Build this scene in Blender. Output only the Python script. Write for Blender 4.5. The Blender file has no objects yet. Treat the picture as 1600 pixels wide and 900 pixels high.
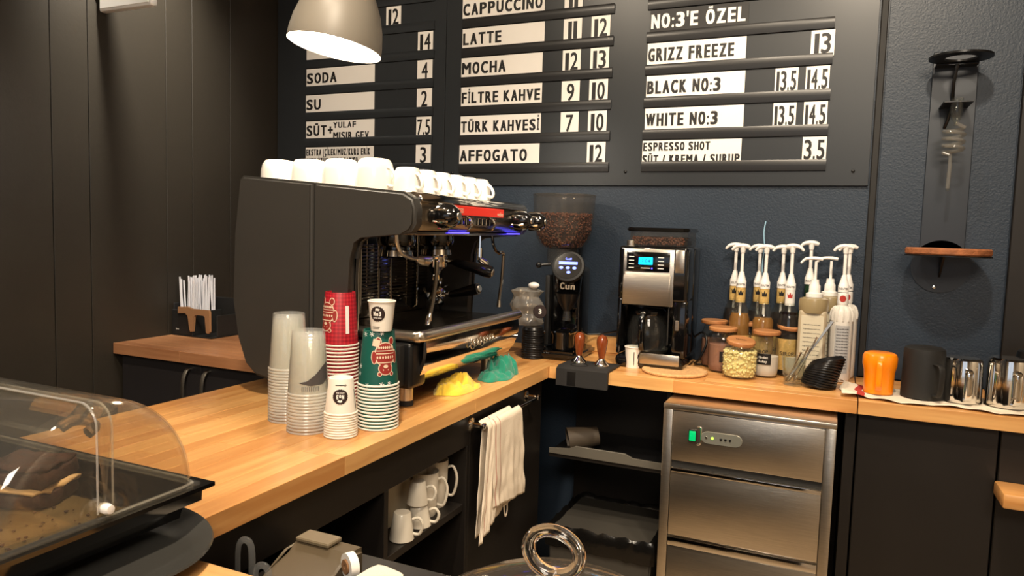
import bpy, bmesh, math, random
from mathutils import Vector, Matrix, noise
random.seed(7)
PI = math.pi
scene = bpy.context.scene
COL = scene.collection

# ---------------------------------------------------------------- camera
cam_d = bpy.data.cameras.new('camera'); cam = bpy.data.objects.new('camera', cam_d); COL.objects.link(cam)
cam_d.sensor_width = 36; cam_d.lens = 1126.6/1600*36; cam_d.clip_start = .02
yaw, pitch, roll = -.41779, -.078987, .02935
fw = Vector((math.sin(yaw)*math.cos(pitch), math.cos(yaw)*math.cos(pitch), math.sin(pitch)))
rt = Vector((math.cos(yaw), -math.sin(yaw), 0)); up = rt.cross(fw)
r2 = rt*math.cos(roll)+up*math.sin(roll); u2 = -rt*math.sin(roll)+up*math.cos(roll)
cam.matrix_world = Matrix(((r2.x, u2.x, -fw.x, 0), (r2.y, u2.y, -fw.y, 0), (r2.z, u2.z, -fw.z, 1.36), (0, 0, 0, 1)))
scene.camera = cam

# ---------------------------------------------------------------- world, exposure, lights
scene.view_settings.view_transform = 'Standard'; scene.view_settings.look = 'None'
scene.view_settings.gamma = 1; scene.view_settings.exposure = 0.72
scene.cycles.transparent_max_bounces = 48
w = bpy.data.worlds.new('world'); scene.world = w; w.use_nodes = True
w.node_tree.nodes['Background'].inputs[0].default_value = (.78, .86, 1, 1)
w.node_tree.nodes['Background'].inputs[1].default_value = .6

def light(name, kind, loc, energy, color=(1, .80, .58), target=None, size=.1, spot=1.2, blend=.6):
    d = bpy.data.lights.new(name, kind); o = bpy.data.objects.new(name, d); COL.objects.link(o)
    d.energy = energy; d.color = color; o.location = loc
    if kind == 'AREA': d.size = size
    else: d.shadow_soft_size = size
    if kind == 'SPOT': d.spot_size = spot; d.spot_blend = blend
    if target is not None:
        o.rotation_euler = (Vector(target)-Vector(loc)).to_track_quat('-Z', 'Y').to_euler()
    return o
WARM = (1, .84, .64)
light('ceiling_spot_over_board', 'SPOT', (.1, 1.1, 2.9), 85, WARM, (.0, 2.6, 1.25), .05, 1.5)
light('ceiling_spot_over_menu', 'SPOT', (-1.2, 1.0, 2.9), 46, WARM, (-1.1, 2.7, 1.6), .05, 1.5)
light('ceiling_spot_left_wall', 'SPOT', (-2.0, 1.75, 2.9), 210, (1, .95, .84), (-2.44, 1.9, 2.25), .06, 1.0, 1)  # added lamp, brightens the upper wall in place of lens glare
light('ceiling_spot_over_counter', 'SPOT', (-.55, .55, 2.9), 115, WARM, (-1.1, 1.15, .9), .06, 1.3)
light('ceiling_spot_behind_till', 'SPOT', (-.3, 1.7, 2.9), 38, WARM, (-.35, 2.5, .9), .06, 1.2)
light('ceiling_spot_barista_floor', 'SPOT', (.3, 1.35, 2.9), 60, WARM, (-.1, 1.5, 0), .06, 1.0)  # added fill, brightens the floor that the ice maker steel reflects
light('room_ceiling_panel', 'AREA', (.6, -1.6, 2.9), 75, (1, .88, .72), (.2, -1.0, 0), 1.2)  # added soft fill from above for the unseen room
light('room_wall_washer', 'SPOT', (.9, -2.4, 2.9), 160, (1, .86, .68), (.4, -4, 1.3), .1, 1.5)  # added fill on the unseen front wall, for brighter metal reflections
light('room_wall_washer', 'SPOT', (1.8, .4, 2.9), 140, (1, .86, .68), (3.0, .6, 1.3), .1, 1.5)  # added fill on the unseen right wall, also for reflections

# ---------------------------------------------------------------- materials
def lin(c): return tuple((x/255/12.92 if x/255 <= .04045 else ((x/255+.055)/1.055)**2.4) for x in c)+(1,)
MATS = {}
def mat(name, col, rough=.5, metal=0, coat=0, bump=0, bscale=200, var=0, vscale=8, spec=.5, emit=None, estr=0, trans=0, ior=1.45, alpha=1, sheen=0, stretch=None):
    if name in MATS: return MATS[name]
    m = bpy.data.materials.new(name); m.use_nodes = True; nt = m.node_tree; b = nt.nodes['Principled BSDF']
    c = lin(col)
    b.inputs['Base Color'].default_value = c; b.inputs['Roughness'].default_value = rough
    b.inputs['Metallic'].default_value = metal; b.inputs['Specular IOR Level'].default_value = spec
    b.inputs['Coat Weight'].default_value = coat; b.inputs['Coat Roughness'].default_value = .08
    b.inputs['Transmission Weight'].default_value = trans; b.inputs['IOR'].default_value = ior
    b.inputs['Alpha'].default_value = alpha; b.inputs['Sheen Weight'].default_value = sheen
    if emit: b.inputs['Emission Color'].default_value = lin(emit); b.inputs['Emission Strength'].default_value = estr
    if var or bump:
        tc = nt.nodes.new('ShaderNodeTexCoord'); mp = nt.nodes.new('ShaderNodeMapping')
        nt.links.new(tc.outputs['Object'], mp.inputs[0])
        if stretch: mp.inputs['Scale'].default_value = stretch
    if var:
        n = nt.nodes.new('ShaderNodeTexNoise'); n.inputs['Scale'].default_value = vscale; n.inputs['Detail'].default_value = 5
        nt.links.new(mp.outputs[0], n.inputs['Vector'])
        r = nt.nodes.new('ShaderNodeValToRGB'); nt.links.new(n.outputs[0], r.inputs[0])
        r.color_ramp.elements[0].position = .3; r.color_ramp.elements[1].position = .7
        r.color_ramp.elements[0].color = tuple(x*(1-var) for x in c[:3])+(1,)
        r.color_ramp.elements[1].color = tuple(min(1, x*(1+var)) for x in c[:3])+(1,)
        nt.links.new(r.outputs[0], b.inputs['Base Color'])
        q = nt.nodes.new('ShaderNodeMapRange'); q.inputs[3].default_value = max(.02, rough*(1-var*.5)); q.inputs[4].default_value = min(1, rough*(1+var*.5))
        nt.links.new(n.outputs[0], q.inputs[0]); nt.links.new(q.outputs[0], b.inputs['Roughness'])
    if bump:
        n2 = nt.nodes.new('ShaderNodeTexNoise'); n2.inputs['Scale'].default_value = bscale; n2.inputs['Detail'].default_value = 4
        nt.links.new(mp.outputs[0], n2.inputs['Vector'])
        bp = nt.nodes.new('ShaderNodeBump'); bp.inputs['Strength'].default_value = bump; bp.inputs['Distance'].default_value = .002
        nt.links.new(n2.outputs[0], bp.inputs['Height']); nt.links.new(bp.outputs[0], b.inputs['Normal'])
    MATS[name] = m; return m

def clear_mat(name, tint=(245, 245, 245), body=.06, rough=.05, spec=.9):
    """thin clear sheet: see-through with a fresnel gloss and a little milky body"""
    m = bpy.data.materials.new(name); m.use_nodes = True; nt = m.node_tree; nt.nodes.clear()
    out = nt.nodes.new('ShaderNodeOutputMaterial'); tr = nt.nodes.new('ShaderNodeBsdfTransparent'); tr.inputs[0].default_value = lin(tint)
    d1 = nt.nodes.new('ShaderNodeBsdfDiffuse'); d1.inputs[0].default_value = (.95, .95, .93, 1); d2 = nt.nodes.new('ShaderNodeBsdfTranslucent'); d2.inputs[0].default_value = (.95, .95, .93, 1)
    df = nt.nodes.new('ShaderNodeMixShader'); df.inputs[0].default_value = .4; nt.links.new(d1.outputs[0], df.inputs[1]); nt.links.new(d2.outputs[0], df.inputs[2])
    gl = nt.nodes.new('ShaderNodeBsdfGlossy'); gl.inputs['Roughness'].default_value = rough
    a = nt.nodes.new('ShaderNodeMixShader'); a.inputs[0].default_value = body
    nt.links.new(tr.outputs[0], a.inputs[1]); nt.links.new(df.outputs[0], a.inputs[2])
    fr = nt.nodes.new('ShaderNodeLayerWeight'); fr.inputs[0].default_value = .5
    pw = nt.nodes.new('ShaderNodeMath'); pw.operation = 'POWER'; pw.inputs[1].default_value = 4; nt.links.new(fr.outputs['Facing'], pw.inputs[0])
    mu = nt.nodes.new('ShaderNodeMath'); mu.operation = 'MULTIPLY_ADD'; mu.inputs[1].default_value = spec*.6; mu.inputs[2].default_value = .04
    nt.links.new(pw.outputs[0], mu.inputs[0])
    b = nt.nodes.new('ShaderNodeMixShader'); nt.links.new(mu.outputs[0], b.inputs[0])
    nt.links.new(a.outputs[0], b.inputs[1]); nt.links.new(gl.outputs[0], b.inputs[2]); nt.links.new(b.outputs[0], out.inputs[0])
    MATS[name] = m; return m

def wood(name, c1, c2, axis, rough=.34, per=1.0):
    m = bpy.data.materials.new(name); m.use_nodes = True; nt = m.node_tree; b = nt.nodes['Principled BSDF']
    tc = nt.nodes.new('ShaderNodeTexCoord'); mp = nt.nodes.new('ShaderNodeMapping'); oi = nt.nodes.new('ShaderNodeObjectInfo')
    s = [60, 60, 60]; s[axis] = 4
    mp.inputs['Scale'].default_value = s; nt.links.new(tc.outputs['Object'], mp.inputs[0])
    cx = nt.nodes.new('ShaderNodeCombineXYZ'); mm = nt.nodes.new('ShaderNodeMath'); mm.operation = 'MULTIPLY'; mm.inputs[1].default_value = 90
    nt.links.new(oi.outputs['Random'], mm.inputs[0]); [nt.links.new(mm.outputs[0], cx.inputs[i]) for i in range(3)]
    nt.links.new(cx.outputs[0], mp.inputs['Location'])
    n = nt.nodes.new('ShaderNodeTexNoise'); n.inputs['Scale'].default_value = 1; n.inputs['Detail'].default_value = 6
    nt.links.new(mp.outputs[0], n.inputs['Vector'])
    ad = nt.nodes.new('ShaderNodeMath'); ad.operation = 'MULTIPLY_ADD'; ad.inputs[1].default_value = .42*per; ad.inputs[2].default_value = -.21*per
    nt.links.new(oi.outputs['Random'], ad.inputs[0]); a2 = nt.nodes.new('ShaderNodeMath'); nt.links.new(n.outputs[0], a2.inputs[0]); nt.links.new(ad.outputs[0], a2.inputs[1])
    r = nt.nodes.new('ShaderNodeValToRGB'); r.color_ramp.elements[0].position = .25; r.color_ramp.elements[1].position = .75
    r.color_ramp.elements[0].color = lin(c2); r.color_ramp.elements[1].color = lin(c1)
    nt.links.new(a2.outputs[0], r.inputs[0]); nt.links.new(r.outputs[0], b.inputs['Base Color'])
    b.inputs['Roughness'].default_value = rough; b.inputs['Coat Weight'].default_value = .25; b.inputs['Coat Roughness'].default_value = .2
    MATS[name] = m; return m

wood_y = wood('beech_along_y', (220, 168, 104), (194, 134, 74), 1)
wood_x = wood('beech_along_x', (220, 168, 104), (194, 134, 74), 0)
wood_alc = wood('beech_alcove', (184, 132, 92), (158, 106, 70), 0)  # same beech, darker and redder: the alcove's shade is put into the colour
wood_lid = wood('bamboo_lid', (196, 140, 88), (160, 100, 56), 0, .5, .3)
cork = mat('cork', (206, 160, 108), .85, bump=.8, bscale=300, var=.25, vscale=120)
paint_blue = mat('paint_blue', (37, 48, 61), .42, bump=.5, bscale=160, var=.07, vscale=3)
paint_dark = mat('paint_dark', (43, 38, 31), .45, bump=.2, bscale=90, var=.06, vscale=2)
board_mat = mat('menu_board', (39, 42, 45), .36, var=.05, vscale=2)
rail_mat = mat('board_rail', (36, 36, 37), .32)
black_lam = mat('black_laminate', (24, 20, 17), .45, var=.1, vscale=5)
lam_alcove = mat('charcoal_laminate', (38, 35, 36), .5)
black_pl = mat('black_plastic', (16, 16, 17), .3)
black_matte = mat('black_matte', (24, 23, 22), .6)
grey_side = mat('machine_side', (54, 52, 49), .42, var=.04, vscale=10)
black_gl = mat('black_gloss', (10, 10, 11), .12, coat=.5)
chrome = mat('chrome', (225, 222, 216), .08, 1)
steel = mat('brushed_steel', (205, 197, 184), .30, 1, bump=.15, bscale=30, stretch=(1, 1, 30), var=.08, vscale=14)
polished = mat('polished_steel', (165, 156, 142), .07, 1)
steel_dark = mat('dark_steel', (150, 141, 128), .26, 1)
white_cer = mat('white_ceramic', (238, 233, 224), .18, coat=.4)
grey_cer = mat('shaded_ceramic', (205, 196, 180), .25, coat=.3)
white_pl = mat('white_plastic', (236, 234, 230), .35)
card_w = mat('white_card', (238, 234, 228), .45)
ink = mat('black_ink', (22, 20, 20), .5)
ink_w = mat('white_ink', (240, 238, 232), .5)
paper = mat('cup_paper', (238, 232, 220), .55)
paper_red = mat('paper_red', (176, 30, 42), .45)
paper_green = mat('paper_green', (14, 84, 74), .42)
badge_m = mat('badge_brown', (42, 28, 26), .5)
fig_red = mat('figure_red', (150, 44, 38), .5)
fig_cream = mat('figure_cream', (228, 206, 180), .5)
walnut = mat('varnished_wood', (124, 58, 26), .18, coat=.8, var=.25, vscale=30, stretch=(3, 3, .6))
yellow_c = mat('yellow_cloth', (236, 200, 62), .9, bump=1, bscale=500, sheen=.3)
green_c = mat('green_cloth', (20, 130, 104), .9, bump=1, bscale=500, sheen=.3)
linen = mat('linen', (226, 212, 192), .9, bump=.8, bscale=400)
red_line = mat('red_stripe', (170, 52, 44), .9)
orange_p = mat('orange_enamel', (248, 138, 8), .3, coat=.3)
bean_m = mat('coffee_bean', (86, 48, 28), .4, var=.4, vscale=60)
choc = mat('white_choc', (240, 224, 160), .35)
syrup_y = mat('syrup_gold', (146, 100, 44), .1, coat=.5)
syrup_d = mat('syrup_dark', (20, 12, 10), .08, coat=.6)
gold_label = mat('gold_label', (206, 172, 104), .45, var=.15, vscale=150)
cake_m = mat('chocolate_cake', (48, 24, 14), .8, bump=1, bscale=120, var=.5, vscale=70)
cream_m = mat('cake_cream', (204, 170, 124), .5, bump=.6, bscale=80, var=.2, vscale=40)
cocoa = mat('cocoa_powder', (150, 104, 84), .9)
sugar = mat('sugar_powder', (232, 222, 214), .9)
sauce_m = mat('sauce_bottle', (178, 164, 138), .3)
pearl = mat('pearl_bottle', (222, 218, 210), .3, coat=.3)
rubber = mat('rubber', (34, 33, 33), .7)
screen = mat('cyan_screen', (20, 160, 220), .3, emit=(0, 190, 255), estr=1.6)
blue_led = mat('blue_led', (60, 50, 220), .3, emit=(70, 60, 255), estr=3)
blue_screen = mat('blue_screen', (60, 80, 230), .3, emit=(110, 130, 255), estr=1.5)
green_led = mat('green_switch', (0, 120, 70), .3, emit=(0, 200, 110), estr=.5)
led_y = mat('green_lamp', (150, 230, 60), .3, emit=(150, 255, 60), estr=2)
red_panel = mat('red_plate', (196, 44, 30), .35, emit=(196, 44, 30), estr=.25)
lamp_out = mat('lamp_shade', (118, 112, 102), .45)
lamp_in = mat('lamp_white', (245, 240, 230), .5)
lamp_glow = mat('lamp_bulb', (255, 250, 240), .5, emit=(255, 244, 226), estr=60)
floor_m = mat('floor_tile', (150, 128, 100), .5, var=.15, vscale=3)
ceil_m = mat('ceiling_paint', (200, 192, 178), .8)
wall_room = mat('room_paint', (190, 176, 156), .8)
kraft = mat('kraft_card', (140, 102, 68), .8)
straw_m = mat('straw_white', (222, 222, 228), .35)
bag_black = mat('bin_liner', (14, 13, 12), .22, bump=1, bscale=25)
clear = clear_mat('clear_acrylic', (250, 247, 240), .03, .04)
clear_cup = clear_mat('clear_cup', (254, 254, 252), .14, .08, .8)
clear_rim = clear_mat('clear_rim', (255, 255, 255), .42, .1, .8)
clear_edge = clear_mat('clear_edge', (255, 255, 255), .22, .05, 1.2)  # highlights along the case cover edges put into a whiter, milkier body
clear_rod = clear_mat('clear_rod', (240, 240, 240), .08, .05, 1.5)
clear_glass = clear_mat('thin_glass', (240, 242, 238), .02, .03)
smoke_clear = clear_mat('smoked_clear', (232, 226, 220), .03, .05)
film = clear_mat('plastic_film', (225, 215, 200), .22, .15)
acryl_dark = clear_mat('dark_acrylic', (120, 120, 122), .01, .1, .6)
glass = mat('solid_glass', (255, 255, 255), .02, trans=1, ior=1.45)

# ---------------------------------------------------------------- mesh helpers
def BM(): return bmesh.new()
def box(bm, x0, x1, y0, y1, z0, z1, bev=0, seg=2, mi=0):
    r = bmesh.ops.create_cube(bm, size=1, matrix=Matrix.Translation(((x0+x1)/2, (y0+y1)/2, (z0+z1)/2)) @ Matrix.Diagonal((abs(x1-x0), abs(y1-y0), abs(z1-z0), 1)))
    fs = {f for v in r['verts'] for f in v.link_faces}
    for f in fs: f.material_index = mi
    if bev:
        es = list({e for v in r['verts'] for e in v.link_edges})
        bmesh.ops.bevel(bm, geom=es, offset=bev, segments=seg, affect='EDGES', profile=.5)
    return bm
def lathe(bm, prof, cx=0, cy=0, cz=0, seg=28, M=None, mi=0, a0=0, a1=2*PI):
    full = abs(a1-a0-2*PI) < 1e-6; n = seg if full else seg+1; rings = []
    for r, z in prof:
        if r < 1e-6: v = bm.verts.new((cx, cy, cz+z)); rings.append([v]*n)
        else: rings.append([bm.verts.new((cx+r*math.cos(a0+(a1-a0)*i/seg), cy+r*math.sin(a0+(a1-a0)*i/seg), cz+z)) for i in range(n)])
    nv = [v for rg in rings for v in set(rg)]
    for a, b in zip(rings, rings[1:]):
        for i in range(seg):
            j = (i+1) % n
            q = []
            for v in (a[i], a[j], b[j], b[i]):
                if v not in q: q.append(v)
            if len(q) > 2:
                try: f = bm.faces.new(q); f.material_index = mi
                except ValueError: pass
    if M is not None: bmesh.ops.transform(bm, matrix=M, verts=list(set(nv)))
    return bm
def catmull(pts, n=6, closed=False):
    P = [Vector(p) for p in pts]; out = []; L = len(P)
    for i in range(L if closed else L-1):
        g = lambda k: P[k % L] if closed else P[max(0, min(L-1, k))]
        p0, p1, p2, p3 = g(i-1), g(i), g(i+1), g(i+2)
        for k in range(n):
            t = k/n
            out.append(.5*((2*p1)+(-p0+p2)*t+(2*p0-5*p1+4*p2-p3)*t*t+(-p0+3*p1-3*p2+p3)*t**3))
    if not closed: out.append(P[-1])
    return out
def tube(bm, pts, r, seg=8, closed=False, smooth=0, mi=0, flat=1):
    if smooth: pts = catmull(pts, smooth, closed)
    P = [Vector(p) for p in pts]; n = len(P)
    R = r if isinstance(r, (list, tuple)) else [r]*n
    if len(R) != n: R = [R[min(len(R)-1, int(i/(n-1)*(len(R)-1)))]*(1-((i/(n-1)*(len(R)-1)) % 1))+R[min(len(R)-1, int(i/(n-1)*(len(R)-1))+1)]*((i/(n-1)*(len(R)-1)) % 1) for i in range(n)]
    up_ = None; rings = []
    for i in range(n):
        t = (P[(i+1) % n]-P[i-1]) if closed else (P[min(n-1, i+1)]-P[max(0, i-1)])
        t.normalize()
        if up_ is None:
            up_ = Vector((0, 0, 1)) if abs(t.z) < .9 else Vector((1, 0, 0))
        s = t.cross(up_); s.normalize(); up_ = s.cross(t)
        rings.append([bm.verts.new(P[i]+(s*math.cos(2*PI*k/seg)+up_*math.sin(2*PI*k/seg)*flat)*R[i]) for k in range(seg)])
    m = n if closed else n-1
    for i in range(m):
        a, b = rings[i], rings[(i+1) % n]
        for k in range(seg):
            f = bm.faces.new((a[k], a[(k+1) % seg], b[(k+1) % seg], b[k])); f.material_index = mi
    if not closed: bm.faces.new(rings[0][::-1]); bm.faces.new(rings[-1])
    return bm
def prism(bm, pts, axis, a, b, bev=0, seg=2, mi=0):
    """pts = 2-D outline in the two other axes (in x,y,z order); extruded a..b along axis"""
    def mk(p, t):
        q = list(p); q.insert(axis, t); return bm.verts.new(q)
    A = [mk(p, a) for p in pts]; B = [mk(p, b) for p in pts]; n = len(pts); fs = []
    fs.append(bm.faces.new(A)); fs.append(bm.faces.new(B[::-1]))
    for i in range(n): fs.append(bm.faces.new((A[i], B[i], B[(i+1) % n], A[(i+1) % n])))
    for f in fs: f.material_index = mi
    if bev:
        es = list({e for f in fs[:2] for e in f.edges})
        bmesh.ops.bevel(bm, geom=es, offset=bev, segments=seg, affect='EDGES')
    return bm
def ball(bm, c, r, s=(1, 1, 1), sub=2, mi=0, rot=None):
    M = Matrix.Translation(c) @ (rot or Matrix.Identity(4)) @ Matrix.Diagonal((s[0], s[1], s[2], 1))
    q = bmesh.ops.create_icosphere(bm, subdivisions=sub, radius=r, matrix=M)
    for v in q['verts']:
        for f in v.link_faces: f.material_index = mi
    return bm
def cyl(bm, p, q, r, seg=16, r2=None, mi=0):
    p, q = Vector(p), Vector(q); return tube(bm, [p, q], [r, r if r2 is None else r2], seg, mi=mi)
def disc(bm, c, r, seg=24, mi=0):
    vs = [bm.verts.new((c[0]+r*math.cos(2*PI*i/seg), c[1]+r*math.sin(2*PI*i/seg), c[2])) for i in range(seg)]
    f = bm.faces.new(vs); f.material_index = mi; return bm
def obj(name, bm, m, parent=None, smooth=.6, loc=None):
    bmesh.ops.recalc_face_normals(bm, faces=bm.faces) if len(bm.faces) else None
    o = None
    me = bpy.data.meshes.new(name)
    off = Vector((0, 0, 0))
    if parent is not None:
        p = parent
        while p.parent is not None: p = p.parent
        off = p.location
    elif loc is not None: off = Vector(loc)
    if off.length: bmesh.ops.translate(bm, vec=-off, verts=bm.verts)
    bm.to_mesh(me); bm.free()
    for x in (m if isinstance(m, (list, tuple)) else [m]): me.materials.append(x)
    if smooth: me.shade_smooth(); me.set_sharp_from_angle(angle=smooth)
    o = bpy.data.objects.new(name, me); COL.objects.link(o)
    if parent is not None: o.parent = parent
    elif loc is not None: o.location = loc
    return o
def tag(o, label=None, cat=None, group=None, kind=None):
    if label: o['label'] = label
    if cat: o['category'] = cat
    if group: o['group'] = group
    if kind: o['kind'] = kind
    return o
def thing(name, label, cat, loc=(0, 0, 0), group=None):
    o = bpy.data.objects.new(name, None); COL.objects.link(o); o.location = loc; o.empty_display_size = .05
    return tag(o, label, cat, group)
def struct(name, bm, m, parent=None, smooth=.6):
    o = obj(name, bm, m, parent, smooth)
    if parent is None: o['kind'] = 'structure'
    return o
def copy_tree(o, parent=None):
    c = o.copy(); COL.objects.link(c)
    if parent is not None: c.parent = parent
    for ch in [k for k in KIDS(o)]: copy_tree(ch, c)
    return c
def KIDS(o): return [k for k in bpy.data.objects if k.parent == o]
def place(proto, loc, rz=0, label=None, group=None, rx=0, ry=0, first=[set()]):
    if proto.name not in first[0]: first[0].add(proto.name); o = proto
    else:
        o = copy_tree(proto)
    o.location = loc; o.rotation_euler = (rx, ry, rz)
    if label: o['label'] = label
    if group: o['group'] = group
    return o

# text: a flat mesh in the XZ plane facing -Y, origin bottom left
GL = {}
NARROW = {'I': .36, 'İ': .36, '1': .50, '.': .26, ':': .26, "'": .24, '(': .40, ')': .40, '/': .62, '+': .85, 'M': 1.28, 'W': 1.38, 'i': .4, 'l': .4, 'L': .86, 'E': .88, 'F': .85, 'm': 1.4, 'f': .7, 't': .7, 'r': .75, 'J': .8}
def glyph(ch):
    """outline mesh of one letter: (verts, faces) with x from 0 to 1 and cap height 1"""
    if ch not in GL:
        cu = bpy.data.curves.new('t', 'FONT'); cu.body = ch; cu.size = 1; cu.resolution_u = 3
        o = bpy.data.objects.new('t', cu); COL.objects.link(o)
        me = bpy.data.meshes.new_from_object(o.evaluated_get(bpy.context.evaluated_depsgraph_get()))
        vs = [v.co.copy() for v in me.vertices]; fs = [tuple(p.vertices) for p in me.polygons]
        bpy.data.objects.remove(o); bpy.data.curves.remove(cu); bpy.data.meshes.remove(me)
        x0, x1 = min(v.x for v in vs), max(v.x for v in vs)
        GL[ch] = ([((v.x-x0)/(x1-x0), v.y/.69) for v in vs], fs)
    return GL[ch]
def text_bm(s, h, w=None, bold=.02, x=0, z=0, mi=0, depth=0, y=0, maxw=None):
    """condensed poster capitals: every letter squeezed to one common width"""
    gap = .20; W = sum((NARROW.get(c, 1) if c != ' ' else .45)+gap for c in s)-gap
    u = w/W if w else h*.42
    bd = (.055 if bold > .015 else .02)*h; bm = BM(); cx = x
    for c in s:
        if c == ' ': cx += (.45+gap)*u; continue
        cw = NARROW.get(c, 1)*u; vs, fs = glyph(c); b_ = min(bd, cw*.16)
        for k, (dx, dz) in enumerate(((0, 0), (-1, 1), (1, 1), (-1, -1), (1, -1))):
            V = [bm.verts.new((cx+b_+p[0]*(cw-2*b_)+dx*b_, y-k*.00006, z+p[1]*(h-b_)+dz*b_*.5+b_*.5)) for p in vs]
            for f in fs:
                try: bm.faces.new([V[i] for i in f]).material_index = mi
                except ValueError: pass
        cx += cw+gap*u
    return bm
def merge(bm, other, M=None):
    if M is not None: bmesh.ops.transform(other, matrix=M, verts=other.verts)
    me = bpy.data.meshes.new('m'); other.to_mesh(me); other.free(); bm.from_mesh(me); bpy.data.meshes.remove(me); return bm
def face_dir(bm, d=(0, -1, 0)):
    d = Vector(d)
    for f in bm.faces:
        f.normal_update()
        if f.normal.dot(d) < 0: f.normal_flip()
    return bm
def poly2(bm, pts, mi=0, y=0):
    f = bm.faces.new([bm.verts.new((p[0], y, p[1])) for p in pts]); f.material_index = mi; return bm
def ell2(bm, cx, cz, rx, rz, mi=0, y=0, seg=20, star=0):
    return poly2(bm, [(cx+rx*(1+(star if i % 2 else 0))*math.cos(2*PI*i/seg), cz+rz*(1+(star if i % 2 else 0))*math.sin(2*PI*i/seg)) for i in range(seg)], mi, y)
def wrap(bm, r0, r1, h, ang=0, lift=.0006, flip=False):
    """wrap an XZ decal (y = layer) round a cone of radius r0 at z=0, r1 at z=h; angle 0 faces -Y"""
    xs = [v.co.x for v in bm.verts]; lo, hi = min(xs), max(xs); k = lo+.004
    while k < hi:
        bmesh.ops.bisect_plane(bm, geom=list(bm.verts)+list(bm.edges)+list(bm.faces), plane_co=(k, 0, 0), plane_no=(1, 0, 0)); k += .004
    bmesh.ops.triangulate(bm, faces=bm.faces)
    for v in bm.verts:
        x, y, z = v.co
        r = r0+(r1-r0)*z/h; rr = r+lift-y; a = ang+x/r
        v.co = Vector((rr*math.sin(a), -rr*math.cos(a), z))
    return bm

# ================================================================ SETTING
XL, YB = -2.44, 2.714
b = BM(); box(b, XL-.2, 3.2, -4, YB+.2, -.05, 0); struct('floor', b, floor_m, smooth=0)
b = BM(); box(b, XL-.2, 3.2, -4, YB+.2, 3.0, 3.08); struct('ceiling', b, ceil_m, smooth=0)
b = BM(); box(b, XL-.2, 3.2, YB, YB+.15, 0, 3.0); struct('wall_back', b, paint_blue, smooth=0)
b = BM(); box(b, 3.0, 3.2, -4, YB, 0, 3.0); struct('wall_right', b, wall_room, smooth=0)
b = BM(); box(b, XL-.2, 3.0, -4.1, -4, 0, .9); box(b, XL-.2, 3.0, -4.1, -4, 2.5, 3.0); box(b, XL-.2, -1.2, -4.1, -4, .9, 2.5); box(b, 1.8, 3.0, -4.1, -4, .9, 2.5)
struct('wall_front', b, wall_room, smooth=0)
b = BM()
for x in (-1.2, .28, 1.76): box(b, x-.03, x+.03, -4.08, -4.02, .9, 2.5)
for z in (.9, 2.47): box(b, -1.2, 1.8, -4.08, -4.02, z, z+.03)
win = struct('window_1', b, black_pl, smooth=0)
b = BM(); box(b, XL-.2, XL-.012, -4, YB, 0, 3.0); wl = struct('wall_left', b, black_lam, smooth=0)
ys = [-4, -3.2, -2.4, -1.7, -1.0, -.35, .2, .56, .95, 1.28, 1.62, 1.755, 2.08, 2.207, 2.411, YB]
for a, c in zip(ys, ys[1:]):
    b = BM(); box(b, XL-.012, XL, a+.0015, c-.0015, 0, 3.0, .001, 1); obj('panel', b, paint_dark, wl, 0)
# trim strip right of the menu board, and the dark boxed pier at the far right
b = BM(); box(b, .096, .118, YB-.012, YB, .9, 3.0, .003, 1); struct('trim_1', b, black_matte, smooth=0)
b = BM(); box(b, .502, 1.5, YB-.02, YB, 0, 3.0, .002, 1); struct('wall_pier', b, black_lam, smooth=0)
b = BM(); box(b, .122, .499, YB-.004, YB, .90, 3.0, .001, 1); struct('trim_2', b, paint_blue, smooth=0)

# ---------------------------------------------------------------- worktops of beech staves
def worktop(name, label, x0, x1, y0, y1, along, m, z1=.9, th=.04, wd=.046, seed=1, lmin=.28, lmax=.62):
    rnd = random.Random(seed); t = thing(name, label, 'worktop', ((x0+x1)/2, (y0+y1)/2, z1-th))
    A0, A1, B0, B1 = (x0, x1, y0, y1) if along == 0 else (y0, y1, x0, x1)
    n = max(1, round((B1-B0)/wd)); s = (B1-B0)/n
    for i in range(n):
        a = A0
        while a < A1-1e-4:
            L = rnd.uniform(lmin, lmax) if a > A0 else rnd.uniform(.1, lmax)
            e = min(A1, a+L)
            if A1-e < .08: e = A1
            bb = BM(); q = (a, e, B0+i*s, B0+(i+1)*s) if along == 0 else (B0+i*s, B0+(i+1)*s, a, e)
            box(bb, *q, z1-th, z1, .0008, 1)
            obj('stave', bb, m, t, 0); a = e
    return t
worktop('worktop', 'long beech stave worktop under the espresso machine and paper cup stacks', -1.53, -.87, .12, YB-.002, 1, wood_y, seed=3)
worktop('worktop', 'beech stave worktop along the back wall carrying jars, bottles and coffee maker', -.868, .088, 2.29, YB-.002, 0, wood_x, seed=5)
worktop('worktop', 'narrow beech worktop at the right edge carrying orange and steel pitchers', .091, 1.3, 2.292, YB-.022, 0, wood_x, seed=6)
worktop('worktop', 'beech worktop corner at the bottom under the dark platter and glass dome', -.868, .45, .12, .70, 0, wood_x, seed=8)
worktop('worktop', 'reddish beech worktop in the far left alcove under the straw box', XL+.002, -1.533, 1.835, YB-.002, 0, wood_alc, seed=9)

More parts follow.
